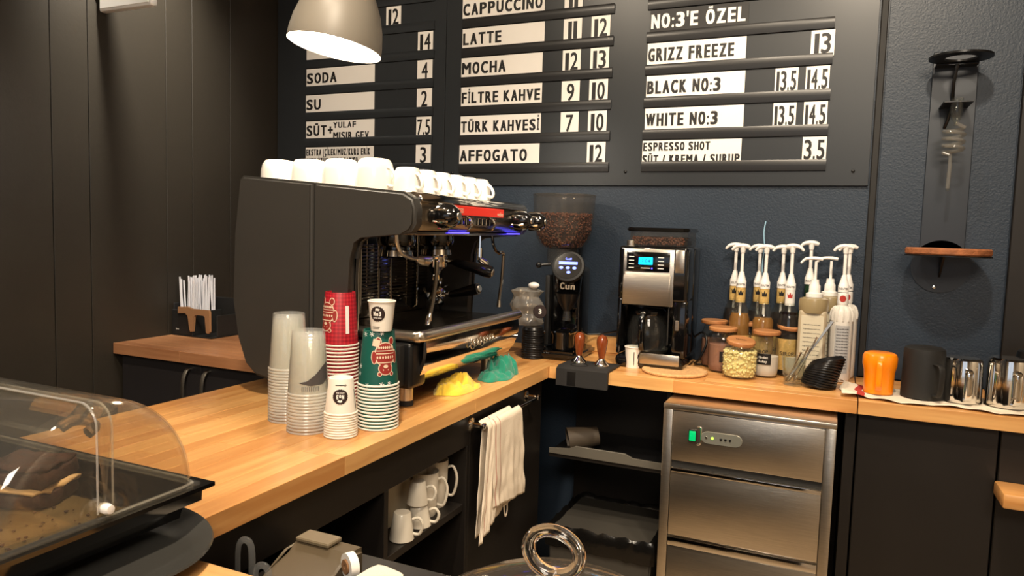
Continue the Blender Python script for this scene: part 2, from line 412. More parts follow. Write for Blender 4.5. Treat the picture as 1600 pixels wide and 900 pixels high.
# ---------------------------------------------------------------- left counter base
t = thing('counter_base', 'black laminate base with open niches under the left worktop', 'cabinet', (-1.2, 1.4, 0))
def P_(name, x0, x1, y0, y1, z0, z1, m=black_lam, bev=.001): bb = BM(); box(bb, x0, x1, y0, y1, z0, z1, bev, 1); return obj(name, bb, m, t, 0)
P_('apron', -.91, -.892, .70, 1.75, .765, .86)
P_('back_panel', -1.50, -1.48, .12, 2.69, 0, .86)
P_('divider_panel', -1.48, -.892, 1.335, 1.352, 0, .765)
P_('divider_panel', -1.48, -.892, 1.735, 1.75, 0, .765)
P_('shelf_panel', -1.48, -.90, 1.353, 1.734, .58, .60)
P_('shelf_panel', -1.48, -.90, .72, 1.334, .50, .52)
P_('door_panel', -.91, -.892, 1.752, 2.288, .10, .858)
P_('plinth', -.95, -.93, .7, 2.28, 0, .099)
P_('end_panel', -1.48, -.892, .70, .718, 0, .765)
# back counter base: open niche, panels
t = thing('counter_base', 'black open base under the back worktop beside the ice maker', 'cabinet', (-.2, 2.6, 0))
P_('back_panel', -.89, .1, 2.665, 2.68, 0, .86)
P_('side_panel', -.47, -.455, 2.33, 2.664, 0, .86)
P_('side_panel', .06, .09, 2.33, 2.664, 0, .86)
P_('niche_shelf', -.875, -.471, 2.33, 2.664, .575, .588)
t = thing('counter_base', 'plain black panelled base under the right hand worktop', 'cabinet', (.6, 2.5, 0))
P_('front_panel', .095, .445, 2.33, 2.348, 0, .858, black_lam, .002)
P_('front_panel', .449, 1.25, 2.325, 2.343, 0, .858, black_lam, .002)
for x, z in ((.125, .26), ):
    bb = BM(); cyl(bb, (x, 2.329, z), (x, 2.324, z), .004, 12); obj('screw', bb, steel, t)
b = BM(); box(b, .44, .80, 2.20, 2.322, .675, .715, .006, 2); tag(obj('wooden_shelf', b, wood_x, loc=(.6, 2.29, .675)), 'short beech shelf end sticking out below the right worktop', 'shelf')
# near counter base
b = BM(); box(b, -.868, .4, .64, .66, 0, .858, .002, 1); box(b, -.868, .4, .14, .16, 0, .858, .002, 1)
tag(obj('counter_base', b, black_lam, loc=(-.2, .4, 0), smooth=0), 'black base under the bottom corner worktop', 'cabinet')
# alcove cabinet
t = thing('alcove_cabinet', 'charcoal two door cabinet with chrome bow handles under the alcove worktop', 'cabinet', (-2.0, 2.2, 0))
P_('body', -2.43, -1.55, 1.88, 2.69, .02, .858, lam_alcove)
for x0, x1, hx in ((-2.425, -2.022, -2.075), (-2.018, -1.56, -1.985)):
    bb = BM(); box(bb, x0, x1, 1.862, 1.879, .04, .852, .0015, 1); d = obj('door', bb, lam_alcove, t, 0)
    bb = BM(); tube(bb, [(hx, 1.862, .835), (hx, 1.845, .832), (hx-.002, 1.832, .80), (hx-.004, 1.832, .735), (hx-.005, 1.845, .71), (hx-.005, 1.862, .706)], .0075, 8, smooth=4, flat=.7)
    obj('handle', bb, steel, d)

# ================================================================ MENU BOARD
yb = YB-.012
board = thing('menu_board', 'large charcoal wall menu board with three columns of card rails', 'menu board', (-1.17, YB, 1.545))
b = BM(); box(b, XL+.002, -1.535, yb, YB-.001, 1.545, 2.62, .001, 1); obj('panel', b, board_mat, board, 0)
b = BM(); box(b, -1.533, .091, yb, YB-.001, 1.545, 2.62, .001, 1); obj('panel', b, board_mat, board, 0)
for x, z in ((-.742, 1.597), (.043, 1.594), (-1.49, 1.597), (-1.58, 1.60)):
    b = BM(); lathe(b, [(0, 0), (.006, 0), (.0055, .004), (.003, .006), (0, .0065)], seg=12, M=Matrix.Translation((x, yb, z)) @ Matrix.Rotation(PI/2, 4, 'X')); obj('screw', b, black_pl, board)
ROW = [1.631+.1185*k for k in range(8)]
COLS = {'mid': (-1.457, -.808, 0), 'right': (-.68, -.042, 0), 'left': (-2.268, -1.588, .006)}
for c, (x0, x1, dz) in COLS.items():
    for k in range(8):
        z = ROW[k]+dz; b = BM()
        prof = [(yb, z-.036), (yb-.007, z-.034), (yb-.009, z-.018), (yb-.009, z-.004), (yb-.006, z+.003), (yb-.0045, z+.003), (yb-.0045, z-.002), (yb, z-.002)]
        prism(b, prof, 0, x0, x1); obj('rail', b, rail_mat if c != 'left' else board_mat, board, .5)
def card(x0, x1, row, col, text, label, neg=False, lines=None, digits=False):
    z = ROW[row]+COLS[col][2]; h = .081; bb = BM()
    box(bb, x0, x1, yb-.004, yb-.0025, z-.006, z+h-.001, 0)
    o = obj('menu_card', bb, ink if neg else card_w, loc=((x0+x1)/2, yb-.003, z-.006), smooth=0)
    tag(o, label, 'menu card' if not digits else 'price card', 'price cards on the menu board' if digits else 'name cards on the menu board')
    if lines is None:
        lines = [(text, .010 if not digits else .0, .052 if not digits else .064, .004)]
    tb = BM()
    for L in lines:
        s, dz, hh, dx = L[:4]; ww = L[4] if len(L) > 4 else None
        if digits:
            full = (x1-x0)*min(.86, .40*sum(NARROW.get(q, 1)+.2 for q in s)-.06)
            t1 = text_bm(s, hh, full, .012, x=(x0+x1)/2-full/2, z=z+.004+dz)
        else: t1 = text_bm(s, hh, ww, .022, x=x0+dx, z=z+dz)
        merge(tb, t1)
    bmesh.ops.translate(tb, vec=(0, yb-.0045, 0), verts=tb.verts)
    # cut everything that falls below the card
    r = bmesh.ops.bisect_plane(tb, geom=list(tb.verts)+list(tb.edges)+list(tb.faces), plane_co=(0, 0, z-.002), plane_no=(0, 0, -1), clear_outer=True)
    face_dir(tb); obj('lettering', tb, ink_w if neg else ink, o, 0)
    return o
W_ = 'white name card reading '
card(-1.457, -1.096, 0, 'mid', '', W_+'AFFOGATO at the foot of the middle column', lines=[('AFFOGATO', .012, .048, .003, .305)])
card(-1.455, -1.094, 1, 'mid', '', W_+'TÜRK KAHVESİ', lines=[('TÜRK KAHVESİ', .014, .045, .003, .352)])
card(-1.455, -1.093, 2, 'mid', '', W_+'FİLTRE KAHVE', lines=[('FİLTRE KAHVE', .014, .045, .003, .352)])
card(-1.457, -1.095, 3, 'mid', '', W_+'MOCHA', lines=[('MOCHA', .014, .048, .003, .20)])
card(-1.455, -1.09, 4, 'mid', '', W_+'LATTE', lines=[('LATTE', .014, .048, .003, .175)])
card(-1.457, -1.093, 5, 'mid', '', W_+'CAPPUCCINO, cut by the top edge', lines=[('CAPPUCCINO', .014, .048, .003, .352)])
r1, r2_ = (-1.010, -.936), (-.897, -.823)
for k, a, c, nm in ((0, None, '12', 'affogato'), (1, '7', '10', 'Turkish coffee'), (2, '9', '10', 'filter coffee'), (3, '12', '13', 'mocha'), (4, '11', '12', 'latte'), (5, '11', None, 'cappuccino')):
    if a: card(*r1, k, 'mid', '', f'white price card {a}, left one in the {nm} row', digits=True, lines=[(a, 0, .066, 0)])
    if c: card(*r2_, k, 'mid', '', f'white price card {c}, right one in the {nm} row', digits=True, lines=[(c, 0, .066, 0)])
card(-.679, -.322, 0, 'right', '', W_+'ESPRESSO SHOT over SÜT / KREMA / SURUP', lines=[('ESPRESSO SHOT', .042, .031, .003, .245), ('SÜT / KREMA / SURUP', -.006, .033, .001, .352)])
card(-.674, -.320, 1, 'right', '', 'white name card in the right column row with WHITE lettering', lines=[('WHITE NO:3', .014, .048, .003, .262)])
card(-.674, -.322, 2, 'right', '', 'white name card in the right column row with BLACK lettering', lines=[('BLACK NO:3', .014, .048, .003, .266)])
card(-.675, -.324, 3, 'right', '', 'white name card with FREEZE lettering, just under the black heading card', lines=[('GRIZZ FREEZE', .014, .048, .003, .308)])
card(-.67, -.322, 4, 'right', '', 'glossy black heading card with white lettering above the freeze row', neg=True, lines=[("NO:3'E ÖZEL", .014, .052, .004, .335)])
card(-.67, -.33, 5, 'right', '', 'blank white card edge at the very top of the right column', lines=[(' .', .01, .01, .2)])
card(-.120, -.044, 0, 'right', '', 'white price card 3.5 in the espresso shot row', digits=True, lines=[('3.5', 0, .066, 0)])
card(-.113, -.039, 3, 'right', '', 'white price card 13 under the black heading card', digits=True, lines=[('13', 0, .066, 0)])
for k, n1, n2 in ((1, 'price card reading 13.5 directly above the espresso shot row', 'price card reading 14.5 at the right end, just above the 3.5 card'), (2, 'price card reading 13.5 beside the BLACK lettered name card', 'price card reading 14.5 at the right end, just under the 13 card')):
    card(-.222, -.147, k, 'right', '', n1, digits=True, lines=[('13.5', 0, .066, 0)])
    card(-.123, -.048, k, 'right', '', n2, digits=True, lines=[('14.5', 0, .066, 0)])
card(-2.265, -1.888, 0, 'left', '', W_+'EKSTRA with small fruit list, above the white mugs', lines=[('EKSTRA (ÇİLEK/MUZ/KURU ERİK', .042, .030, .003, .355), ('KURU ÜZÜM /KURU KAYISI)', .002, .030, .003, .29)])
card(-2.264, -1.886, 1, 'left', '', W_+'SÜT + YULAF MISIR GEV.', lines=[('SÜT+', .014, .047, .003, .15), ('YULAF', .046, .027, .155, .125), ('MISIR GEV.', -.004, .032, .155, .205)])
card(-2.266, -1.888, 2, 'left', '', W_+'SU', lines=[('SU', .014, .047, .003, .082)])
card(-2.264, -1.888, 3, 'left', '', W_+'SODA', lines=[('SODA', .014, .047, .003, .168)])
card(-2.264, -1.888, 4, 'left', '', 'white name card mostly hidden behind the pendant lamp', lines=[('A', .014, .047, .33)])
card(-2.264, -1.89, 5, 'left', '', 'white name card ending in A, top left beside the lamp', lines=[('A', .014, .047, .335)])
for k, s, nm in ((0, '3', 'EKSTRA'), (1, '7.5', 'SÜT'), (2, '2', 'SU'), (3, '4', 'SODA'), (4, '14', 'lamp hidden')):
    card(-1.670, -1.596, k, 'left', '', f'white price card {s} in the {nm} row', digits=True, lines=[(s, 0, .066, 0)])
card(-1.832, -1.757, 5, 'left', '', 'white price card 12 at top left, right of the lamp', digits=True, lines=[('12', 0, .066, 0)])

# projecting white sign at top left
t = thing('projecting_sign', 'white box sign projecting from the dark left wall at the top', 'sign', (-2.25, 1.79, 2.09))
b = BM(); box(b, -2.428, -2.17, 1.79, 1.82, 2.09, 2.36, .008, 2); obj('box', b, white_pl, t)
b = BM(); box(b, -2.42, -2.178, 1.788, 1.7905, 2.10, 2.35, .001, 1); obj('face_panel', b, card_w, t)
b = BM(); box(b, XL+.0005, -2.4275, 1.785, 1.825, 2.14, 2.31, .003, 1); obj('bracket', b, steel, t)

# ================================================================ PENDANT LAMP
LP = (-1.25, 1.60, 1.833)
t = thing('pendant_lamp', 'grey bell shaped pendant lamp glowing over the espresso machine', 'lamp', LP)
t.rotation_euler = (-.10, .13, 0)
outer = [(.153, .004), (.155, 0), (.1555, .004), (.154, .03), (.147, .07), (.132, .115), (.108, .16), (.078, .195), (.05, .215), (.032, .225), (.028, .27), (0, .272)]
outer = [(r*.80, z*.9) for r, z in outer]
b = BM(); lathe(b, outer, *LP, seg=48); obj('shade', b, lamp_out, t)
b = BM(); lathe(b, [(r*.80, z*.9) for r, z in [(.1535, .002), (.150, .03), (.143, .07), (.128, .113), (.104, .157), (.075, .19), (.045, .21), (0, .212)]], *LP, seg=48); obj('reflector', b, lamp_in, t)
b = BM(); lathe(b, [(r*.8, z*.9) for r, z in [(0, .018), (.03, .022), (.052, .04), (.06, .07), (.05, .105), (.02, .14), (.018, .19), (0, .19)]], *LP, seg=24); obj('bulb', b, lamp_glow, t)
b = BM(); tube(b, [(LP[0], LP[1], LP[2]+.27), (LP[0]+.2*math.tan(.0), LP[1], LP[2]+1.15)], .003, 6); obj('cord', b, black_pl, t)
light('pendant_bulb', 'POINT', (LP[0]+.0, LP[1], LP[2]+.006), 10, (1, .9, .76), size=.05)

# ================================================================ ESPRESSO MACHINE
ML = (-1.18, 1.81, .9)
t = thing('espresso_machine', 'large two group espresso machine with dark grey sides and chrome front', 'espresso machine', ML)
def ztop(x): return 1.446+(-.927-x)*.078
def sidepanel(y0, y1, nm):
    # C-shaped side seen from the end: rear column, top arm, low box
    rear = [(-1.207, ztop(-1.207)), (-1.44, ztop(-1.44)), (-1.452, ztop(-1.45)-.012), (-1.462, 1.33), (-1.468, 1.15), (-1.458, 1.05), (-1.432, .985), (-1.395, .955), (-1.34, .944), (-1.207, .944)]
    bb = BM(); prism(bb, rear, 1, y0, y1, .008, 3); obj('side_cover', bb, grey_side, t)
    arm = [(-1.204, .944), (-1.10, .95), (-1.098, 1.28), (-1.085, 1.325), (-1.06, 1.341), (-.945, 1.345), (-.918, 1.35), (-.905, 1.368), (-.904, 1.405), (-.912, 1.43), (-.94, 1.446), (-1.204, ztop(-1.204))]
    bb = BM(); prism(bb, arm, 1, y0, y1, .008, 3); o = obj('side_cover', bb, grey_side, t); return o
sidepanel(1.462, 1.502, 'l'); sidepanel(2.115, 2.155, 'r')
def M_(name, m, *a, bev=.003, seg=2, parent=None):
    bb = BM(); box(bb, *a, bev, seg); return obj(name, bb, m, parent or t)
M_('rear_body', black_matte, -1.42, -1.262, 1.503, 2.114, .965, 1.44)
M_('lower_body', black_matte, -1.261, -.965, 1.503, 2.114, .965, 1.068)
M_('upper_body', black_matte, -1.261, -.935, 1.503, 2.114, 1.352, 1.436)
M_('tray_side', black_pl, -1.10, -.945, 1.522, 1.60, .955, 1.074, bev=.012, seg=3)
# cup shelf, thin chrome lip
b = BM(); prism(b, [(-1.44, 1.440), (-1.44, 1.447), (-.945, 1.447), (-.945, 1.440)], 1, 1.504, 2.113); obj('cup_shelf', b, steel_dark, t, 0)
# chrome upper fascia rolled over the front edge
b = BM(); arc = [(-.97, 1.4455), (-.955, 1.4485), (-.935, 1.448), (-.92, 1.443), (-.911, 1.434), (-.9095, 1.426), (-.914, 1.424), (-.93, 1.425), (-.97, 1.436)]
prism(b, arc, 1, 1.5035, 2.152, .001, 1); obj('chrome_fascia', b, chrome, t, .9)
b = BM(); prism(b, [(-.935, 1.4235), (-.915, 1.4235), (-.911, 1.41), (-.911, 1.38), (-.915, 1.358), (-.935, 1.352)], 1, 1.5035, 2.16, .001, 1); cp = obj('control_panel', b, steel_dark, t, .9)
b = BM(); box(b, -.911, -.9075, 1.625, 1.968, 1.398, 1.4225, .001, 1); rp = obj('name_plate', b, red_panel, cp)
rot90 = Matrix.Rotation(PI/2, 4, 'Z')
b = BM(); merge(b, text_bm('MYPRESSO', .012, .075, .01), Matrix.Translation((-.9071, 1.635, 1.404)) @ rot90)
merge(b, text_bm('vebo', .012, .04, .01), Matrix.Translation((-.9071, 1.922, 1.4015)) @ rot90)
obj('lettering', b, fig_cream, t, 0)
for y in (1.655, 1.68, 1.705, 1.73, 1.755, 1.80, 1.825, 1.85, 1.875, 1.90):
    b = BM(); box(b, -.911, -.9085, y, y+.015, 1.372, 1.391, .0015, 1); obj('button', b, black_gl, t)
    b = BM(); tube(b, [(-.908, y, 1.373), (-.908, y, 1.391), (-.908, y+.013, 1.391)], .0008, 4); obj('button_outline', b, chrome, t)
for y in (1.738, 1.88):
    b = BM(); tube(b, [(-.909, y-.006, 1.395), (-.898, y-.002, 1.385), (-.897, y+.004, 1.372), (-.909, y+.008, 1.362)], .0035, 8, smooth=3); obj('button_guard', b, chrome, t)
for y, r in ((1.565, .030), (2.030, .027), (2.145, .027)):
    b = BM(); lathe(b, [(0, -.01), (r*.7, -.01), (r*.75, .01), (r, .018), (r*1.04, .035), (r*.9, .055), (r*.6, .066), (0, .07)], seg=24, M=Matrix.Translation((-.912, y, 1.392)) @ Matrix.Rotation(PI/2, 4, 'Y'))
    k = obj('steam_knob', b, black_gl, t)
    for q in range(6):
        b = BM(); a = q*PI/3; tube(b, [(-.912+.012, y+r*.98*math.sin(a), 1.392+r*.98*math.cos(a)), (-.912+.03, y+r*1.04*math.sin(a), 1.392+r*1.04*math.cos(a)), (-.912+.052, y+r*.9*math.sin(a), 1.392+r*.9*math.cos(a))], .003, 6, smooth=2); obj('grip_rib', b, chrome, k)
    b = BM(); lathe(b, [(0, 0), (r*.35, 0), (r*.33, .003), (0, .004)], seg=20, M=Matrix.Translation((-.912+.0695, y, 1.392)) @ Matrix.Rotation(PI/2, 4, 'Y')); obj('knob_cap', b, steel, k)
for y0, y1 in ((1.66, 1.76), (2.03, 2.11)):
    b = BM(); box(b, -.925, -.914, y0, y1, 1.349, 1.3525, .001, 1); obj('light_strip', b, blue_led, t)
M_('underside', steel_dark, -1.25, -.925, 1.503, 2.114, 1.343, 1.3515, bev=.001)
# working wall behind the groups
M_('backsplash', polished, -1.2615, -1.255, 1.503, 2.114, 1.068, 1.343, bev=0)
b = BM()
for k in range(17):
    z = 1.135+k*.0105; prism(b, [(-1.2545, z), (-1.243, z+.003), (-1.243, z+.005), (-1.2545, z+.006)], 1, 1.72, 2.10)
o = obj('louvre_slats', b, steel_dark, t, 0); o['kind'] = 'stuff'
b = BM()
for k in range(13):
    z = 1.145+k*.013; box(b, -1.2545, -1.250, 1.63, 1.69, z, z+.006)
obj('vent_grille', b, chrome, t, 0)
for y in (1.522, 1.71, 1.80, 1.865, 2.02):
    b = BM(); tube(b, [(-1.235, y, 1.343), (-1.235, y, 1.11 if y > 1.6 else 1.09), (-1.25, y, 1.10 if y > 1.6 else 1.085)], .0028, 8); obj('guard_wire', b, chrome, t)
b = BM(); tube(b, [(-1.10, 1.512, 1.095), (-1.10, 1.512, 1.335), (-1.09, 1.512, 1.345)], .003, 8); obj('guard_wire', b, chrome, t)
# two group heads
def group_head(y):
    b = BM(); lathe(b, [(0, .025), (.05, .025), (.052, .0), (.048, -.012), (.036, -.016), (.036, -.03), (0, -.03)], -1.06, y, 1.325, seg=32); g = obj('group_head', b, black_gl, t)
    b = BM(); lathe(b, [(.034, -.028), (.043, -.03), (.045, -.045), (.036, -.05), (.034, -.028)], -1.06, y, 1.33, seg=32); obj('locking_ring', b, chrome, g)
    return g
group_head(1.625); group_head(1.835)
def portafilter_bm(M, blk, ch, parent=None):
    b = BM(); lathe(b, [(0, -.052), (.012, -.05), (.02, -.036), (.031, -.028), (.034, 0), (.036, .004), (.032, .006), (.030, -.016), (0, -.018)], seg=28, M=M)
    tube(b, [M @ Vector(p) for p in ((.03, 0, -.012), (.05, 0, -.013), (.066, 0, -.015))], [.008, .007, .011], 10)
    for s in (-1, 1): tube(b, [M @ Vector(p) for p in ((0, 0, -.045), (0, s*.012, -.056), (0, s*.017, -.068))], .005, 8, smooth=3)
    bodyo = obj('filter_body', b, chrome, parent)
    b = BM(); tube(b, [M @ Vector(p) for p in ((.064, 0, -.015), (.08, 0, -.018), (.12, 0, -.026), (.155, 0, -.034), (.172, 0, -.038))], [.011, .0125, .0155, .0185, .017], 14); tube(b, [M @ Vector(p) for p in ((.171, 0, -.038), (.176, 0, -.039))], [.017, .010], 14)
    obj('handle', b, black_gl, parent)
    b = BM(); tube(b, [M @ Vector(p) for p in ((.1755, 0, -.0390), (.178, 0, -.0395))], [.011, .009], 14); obj('end_cap', b, steel, parent)
portafilter_bm(Matrix.Translation((-1.06, 1.835, 1.278)) @ Matrix.Rotation(.12, 4, 'Z'), 0, 0, t)
# steam wands
b = BM(); tube(b, [(-1.0, 1.53, 1.343), (-1.0, 1.535, 1.32), (-.995, 1.55, 1.295), (-.985, 1.58, 1.283), (-.98, 1.60, 1.281)], .0055, 10, smooth=5)
tube(b, [(-.98, 1.598, 1.281), (-.978, 1.615, 1.276), (-.975, 1.635, 1.275), (-.972, 1.655, 1.28)], [.006, .014, .014, .008], 14, smooth=4)
sw = obj('steam_wand', b, steel, t)
b = BM(); tube(b, [(-.972, 1.652, 1.281), (-.97, 1.672, 1.284), (-.969, 1.683, 1.272), (-.970, 1.676, 1.20), (-.974, 1.66, 1.13)], .0058, 10, smooth=5)
tube(b, [(-.974, 1.661, 1.135), (-.975, 1.656, 1.118), (-.976, 1.652, 1.103)], [.0065, .0085, .006], 12); obj('wand_pipe', b, chrome, sw)
b = BM(); tube(b, [(-1.0, 2.085, 1.343), (-1.0, 2.095, 1.315), (-1.0, 2.115, 1.295), (-.998, 2.14, 1.285)], .005, 10, smooth=5)
sw = obj('steam_wand', b, black_gl, t)
b = BM(); tube(b, [(-.998, 2.135, 1.286), (-.998, 2.158, 1.288), (-.997, 2.168, 1.275), (-.998, 2.162, 1.20), (-1.0, 2.152, 1.14), (-1.0, 2.148, 1.11)], .0052, 10, smooth=5)
tube(b, [(-1.0, 2.15, 1.13), (-1.0, 2.148, 1.108)], [.006, .0078], 12); obj('wand_pipe', b, chrome, sw)
b = BM(); tube(b, [(-1.0, 2.0, 1.343), (-1.0, 2.0, 1.30)], .004, 8); tube(b, [(-1.0, 2.0, 1.27), (-.985, 2.015, 1.255), (-.975, 2.025, 1.232)], [.010, .011, .005], 12, smooth=4); tube(b, [(-1.0, 2.0, 1.305), (-1.0, 2.0, 1.268)], .008, 10); obj('water_spout', b, chrome, t)
# drip tray
M_('drip_tray', black_pl, -1.25, -.94, 1.545, 2.114, 1.0685, 1.086, bev=.002)
b = BM()
for k in range(46):
    y = 1.56+k*.0119; box(b, -1.245, -.96, y, y+.006, 1.0862, 1.0905)
for x in (-1.24, -1.16, -1.05, -.963): box(b, x, x+.006, 1.556, 2.108, 1.0862, 1.0903)
g = obj('tray_grate', b, steel_dark, t, 0)
b = BM(); tube(b, [(-1.245, 1.537, 1.089), (-.965, 1.537, 1.089), (-.94, 1.543, 1.089), (-.930, 1.565, 1.089), (-.930, 1.70, 1.089), (-.930, 2.10, 1.089), (-.932, 2.155, 1.089)], .0145, 14, smooth=6); obj('tray_rail', b, steel, t)
b = BM(); pr = [(-.928, 1.0735), (-.925, 1.05), (-.930, 1.02), (-.942, .99), (-.962, .964), (-.985, .955), (-.985, .96), (-.965, .972), (-.948, 1.0), (-.937, 1.03), (-.934, 1.0735)]
prism(b, pr, 1, 1.565, 2.15); fp = obj('front_panel', b, chrome, t, .9)
# cursive chrome emblem: a run of looping letters
b = BM(); pts = []
for k in range(90):
    s = k/89; y = 1.80+s*.16; a = s*2*PI*8
    pts.append((-.922+.0005*math.sin(a), y+.011*math.cos(a), 1.036+.012*math.sin(a)*(1.25 if int(s*8) in (0, 3) else .8)+s*.004))
tube(b, pts, .0013, 5); obj('script_emblem', b, steel, t)
for x in (-.995, -1.38):
    for y in (1.58, 2.06):
        b = BM(); lathe(b, [(0, .004), (.019, .004), (.019, .062), (0, .062)], x, y, .9, seg=20); f = obj('foot', b, steel, t)
        b = BM(); lathe(b, [(0, .0005), (.0205, .0005), (.0205, .014), (.0193, .0145)], x, y, .9, seg=20); obj('foot_pad', b, rubber, f)
# loose portafilter lying on the tray
pt = thing('portafilter', 'chrome portafilter with black handle lying on the drip tray', 'portafilter', (-1.12, 2.03, 1.09))
portafilter_bm(Matrix.Translation((-1.175, 2.03, 1.137)) @ Matrix.Rotation(-.35, 4, 'Z') @ Matrix.Rotation(2.4, 4, 'X') @ Matrix.Rotation(.1, 4, 'Y'), 0, 0, pt)
b = BM()
for a in (0, 1.2, 2.4): tube(b, [(-1.19+.02*math.cos(a), 2.01+.02*math.sin(a), 1.15), (-1.19+.03*math.cos(a), 2.01+.03*math.sin(a), 1.165), (-1.18+.035*math.cos(a+.5), 2.02+.03*math.sin(a+.5), 1.155)], .004, 8, smooth=4)
obj('spring_clip', b, chrome, pt)

# white mugs upside down on the machine
def mug(r, h, nm='upturned_mug'):
    m = thing(nm, 'x', 'mug', (0, 0, 0), 'white cups on the espresso machine')
    b = BM(); lathe(b, [(0, h-.003), (r*.55, h-.003), (r*.58, h), (r*.74, h-.002), (r*.88, h-.012), (r*.96, h-.03), (r, .012), (r*1.0, .001), (r*.95, .001), (r*.93, .012), (r*.88, h-.03), (r*.6, h-.009), (0, h-.009)], seg=32)
    obj('bowl', b, white_cer, m)
    b = BM(); tube(b, [(r*.93, 0, h*.72), (r*1.2, 0, h*.68), (r*1.52, 0, h*.45), (r*1.58, 0, h*.26), (r*1.42, 0, h*.16), (r*.98, 0, h*.2)], .0042, 8, smooth=5); obj('handle', b, white_cer, m)
    return m
big = mug(.0505, .085); small = mug(.0375, .063)
names = ['first (leftmost)', 'second from the left', 'third from the left', 'fourth, at the corner']
for i, (x, y) in enumerate([(-1.400, 1.56), (-1.297, 1.56), (-1.193, 1.56), (-1.085, 1.558)]):
    place(big, (x, y, 1.4485), (1.5+.2*i if i < 3 else -.25), f'white upturned cup above the machine side, {names[i]}')
for i, y in enumerate([1.566, 1.648, 1.727, 1.806, 1.885, 1.963]):
    place(small, (-.992, y, 1.4485), -.35+.1*(i % 2), 'white upturned espresso cup along the machine front, '+['nearest to the corner', 'second from the corner', 'third from the corner', 'fourth from the corner', 'fifth from the corner', 'farthest by the grinder'][i])

# ================================================================ CUP STACKS
def badge_text(bm, r, mi_b, mi_w, up=1, cx=0, cz=0):
    pass
def badge(parent, cx, cz, R, r0, r1, h, ang, flip=False, m=None, name='badge'):
    """dark scalloped round badge with bear, No3 and a small line of text"""
    def fin(bb, lift):
        if flip: bmesh.ops.rotate(bb, cent=(cx, 0, cz), matrix=Matrix.Rotation(PI, 3, 'Y'), verts=bb.verts)
        return wrap(bb, r0, r1, h, ang, lift)
    bb = BM(); ell2(bb, cx, cz, R, R, seg=40, star=.07); o = obj(name, fin(bb, .0006), m or badge_m, parent, 0)
    tb = BM(); merge(tb, text_bm('No3', R*.62, R*1.05, .03, x=cx-R*.52, z=cz-R*.28)); merge(tb, text_bm('coffee shop', R*.2, R*1.1, .02, x=cx-R*.55, z=cz-R*.62))
    ell2(tb, cx, cz+R*.62, R*.26, R*.15); poly2(tb, [(cx-R*.24, cz+R*.6), (cx-R*.24, cz+R*.42), (cx-R*.12, cz+R*.42), (cx-R*.1, cz+R*.52), (cx+R*.08, cz+R*.52), (cx+R*.1, cz+R*.42), (cx+R*.22, cz+R*.42), (cx+R*.24, cz+R*.6)]); ell2(tb, cx+R*.26, cz+R*.6, R*.1, R*.09, seg=10)
    obj('lettering', fin(tb, .0011), ink_w, o, 0)
    return o
def cup_bm(r_rim, r_base, h, rim=.0022, inner=True, closed=True):
    """inverted: rim at z=0, base at the top"""
    b = BM(); rr = rim
    prof = [(r_rim-.001, .001)]+[(r_rim+rr*math.cos(a)*.9, rr+rr*math.sin(a)) for a in (-1.57, -.8, 0, .8, 1.5)]+[(r_base, h-.002), (r_base-.001, h), (r_base-.004, h), (r_base-.005, h-.008), (0, h-.008)]
    return lathe(b, prof, seg=36)
ORD = ['top', 'second', 'third', 'fourth', 'fifth', 'sixth', 'seventh', 'eighth', 'ninth', 'tenth', 'eleventh', 'twelfth', 'thirteenth', 'fourteenth', 'fifteenth', 'sixteenth', 'seventeenth', 'eighteenth', 'nineteenth', 'twentieth', 'twenty first']
def stack(nm, desc, grp, loc, n, pitch, r_rim, r_base, h, m, rimm, deco=None, ring=None):
    top = None
    for k in range(n):                       # k = 0 is the lowest cup
        z = loc[2]+k*pitch+.0005
        lab = f'{desc}, top cup of the stack' if k == n-1 else f'{desc}, {ORD[n-1-k]} cup down from the top'
        if k == n-1:
            o = thing(nm, lab, 'cup', (loc[0], loc[1], z), grp)
            b = BM(); r = r_rim; lathe(b, [(r_rim-.001, .003), (r_base, h-.002), (r_base-.001, h), (r_base-.004, h), (r_base-.005, h-.008), (0, h-.008)], seg=40)
            bmesh.ops.translate(b, vec=(loc[0], loc[1], z), verts=b.verts); body = obj('cup_wall', b, m, o)
            b = BM(); lathe(b, [(r_rim-.001+.0024*math.cos(a), .0024+.0024*math.sin(a)) for a in [2*PI*i/8 for i in range(9)]], loc[0], loc[1], z, seg=40); obj('rim', b, rimm, o)
            if deco:
                n0 = set(bpy.data.objects); deco(o, body)
            top = o
        else:
            if k == 0 or ('lower' not in locals()):
                b = BM(); rims = [(r_rim-.001+.0024*math.cos(a), .0024+.0024*math.sin(a)) for a in (-2.6, -1.57, -.8, 0, .8, 1.5)]
                hh = h if rimm is clear_cup or m is clear_cup else h*.9
                lathe(b, rims, seg=40, mi=1); lathe(b, [rims[-1], (r_rim+(r_base-r_rim)*.9, hh*.9), (r_base, hh-.002), (r_base-.004, hh), (r_base-.005, hh-.006), (0, hh-.006)], seg=40)
                lower = obj(nm, b, [m, rimm]); c = lower
            else: c = lower.copy(); COL.objects.link(c)
            c.location = (loc[0], loc[1], z); c.rotation_euler = (0, 0, k*.7); tag(c, lab, 'cup', grp)
    return top
CAM = Vector((0, 0, 1.36))
def ang_to(x, y): return math.atan2(-x, y)     # turns local -Y towards the camera
def shifted(bb, loc, z): bmesh.ops.translate(bb, vec=(loc[0], loc[1], z), verts=bb.verts); return bb
class Deco:
    pass
_obj = obj
def cupdeco(fn, loc, n, pitch):
    def run(o, body):
        fn(o, o.location)
    return run
def dobj(name, bb, m, o): bmesh.ops.translate(bb, vec=o.location, verts=bb.verts); return obj(name, bb, m, o, 0)
def badge_on(o, cx, cz, R, r0, r1, h, ang, flip=False):
    bb = badge(None, cx, cz, R, r0, r1, h, ang, flip)
    bb.parent = o
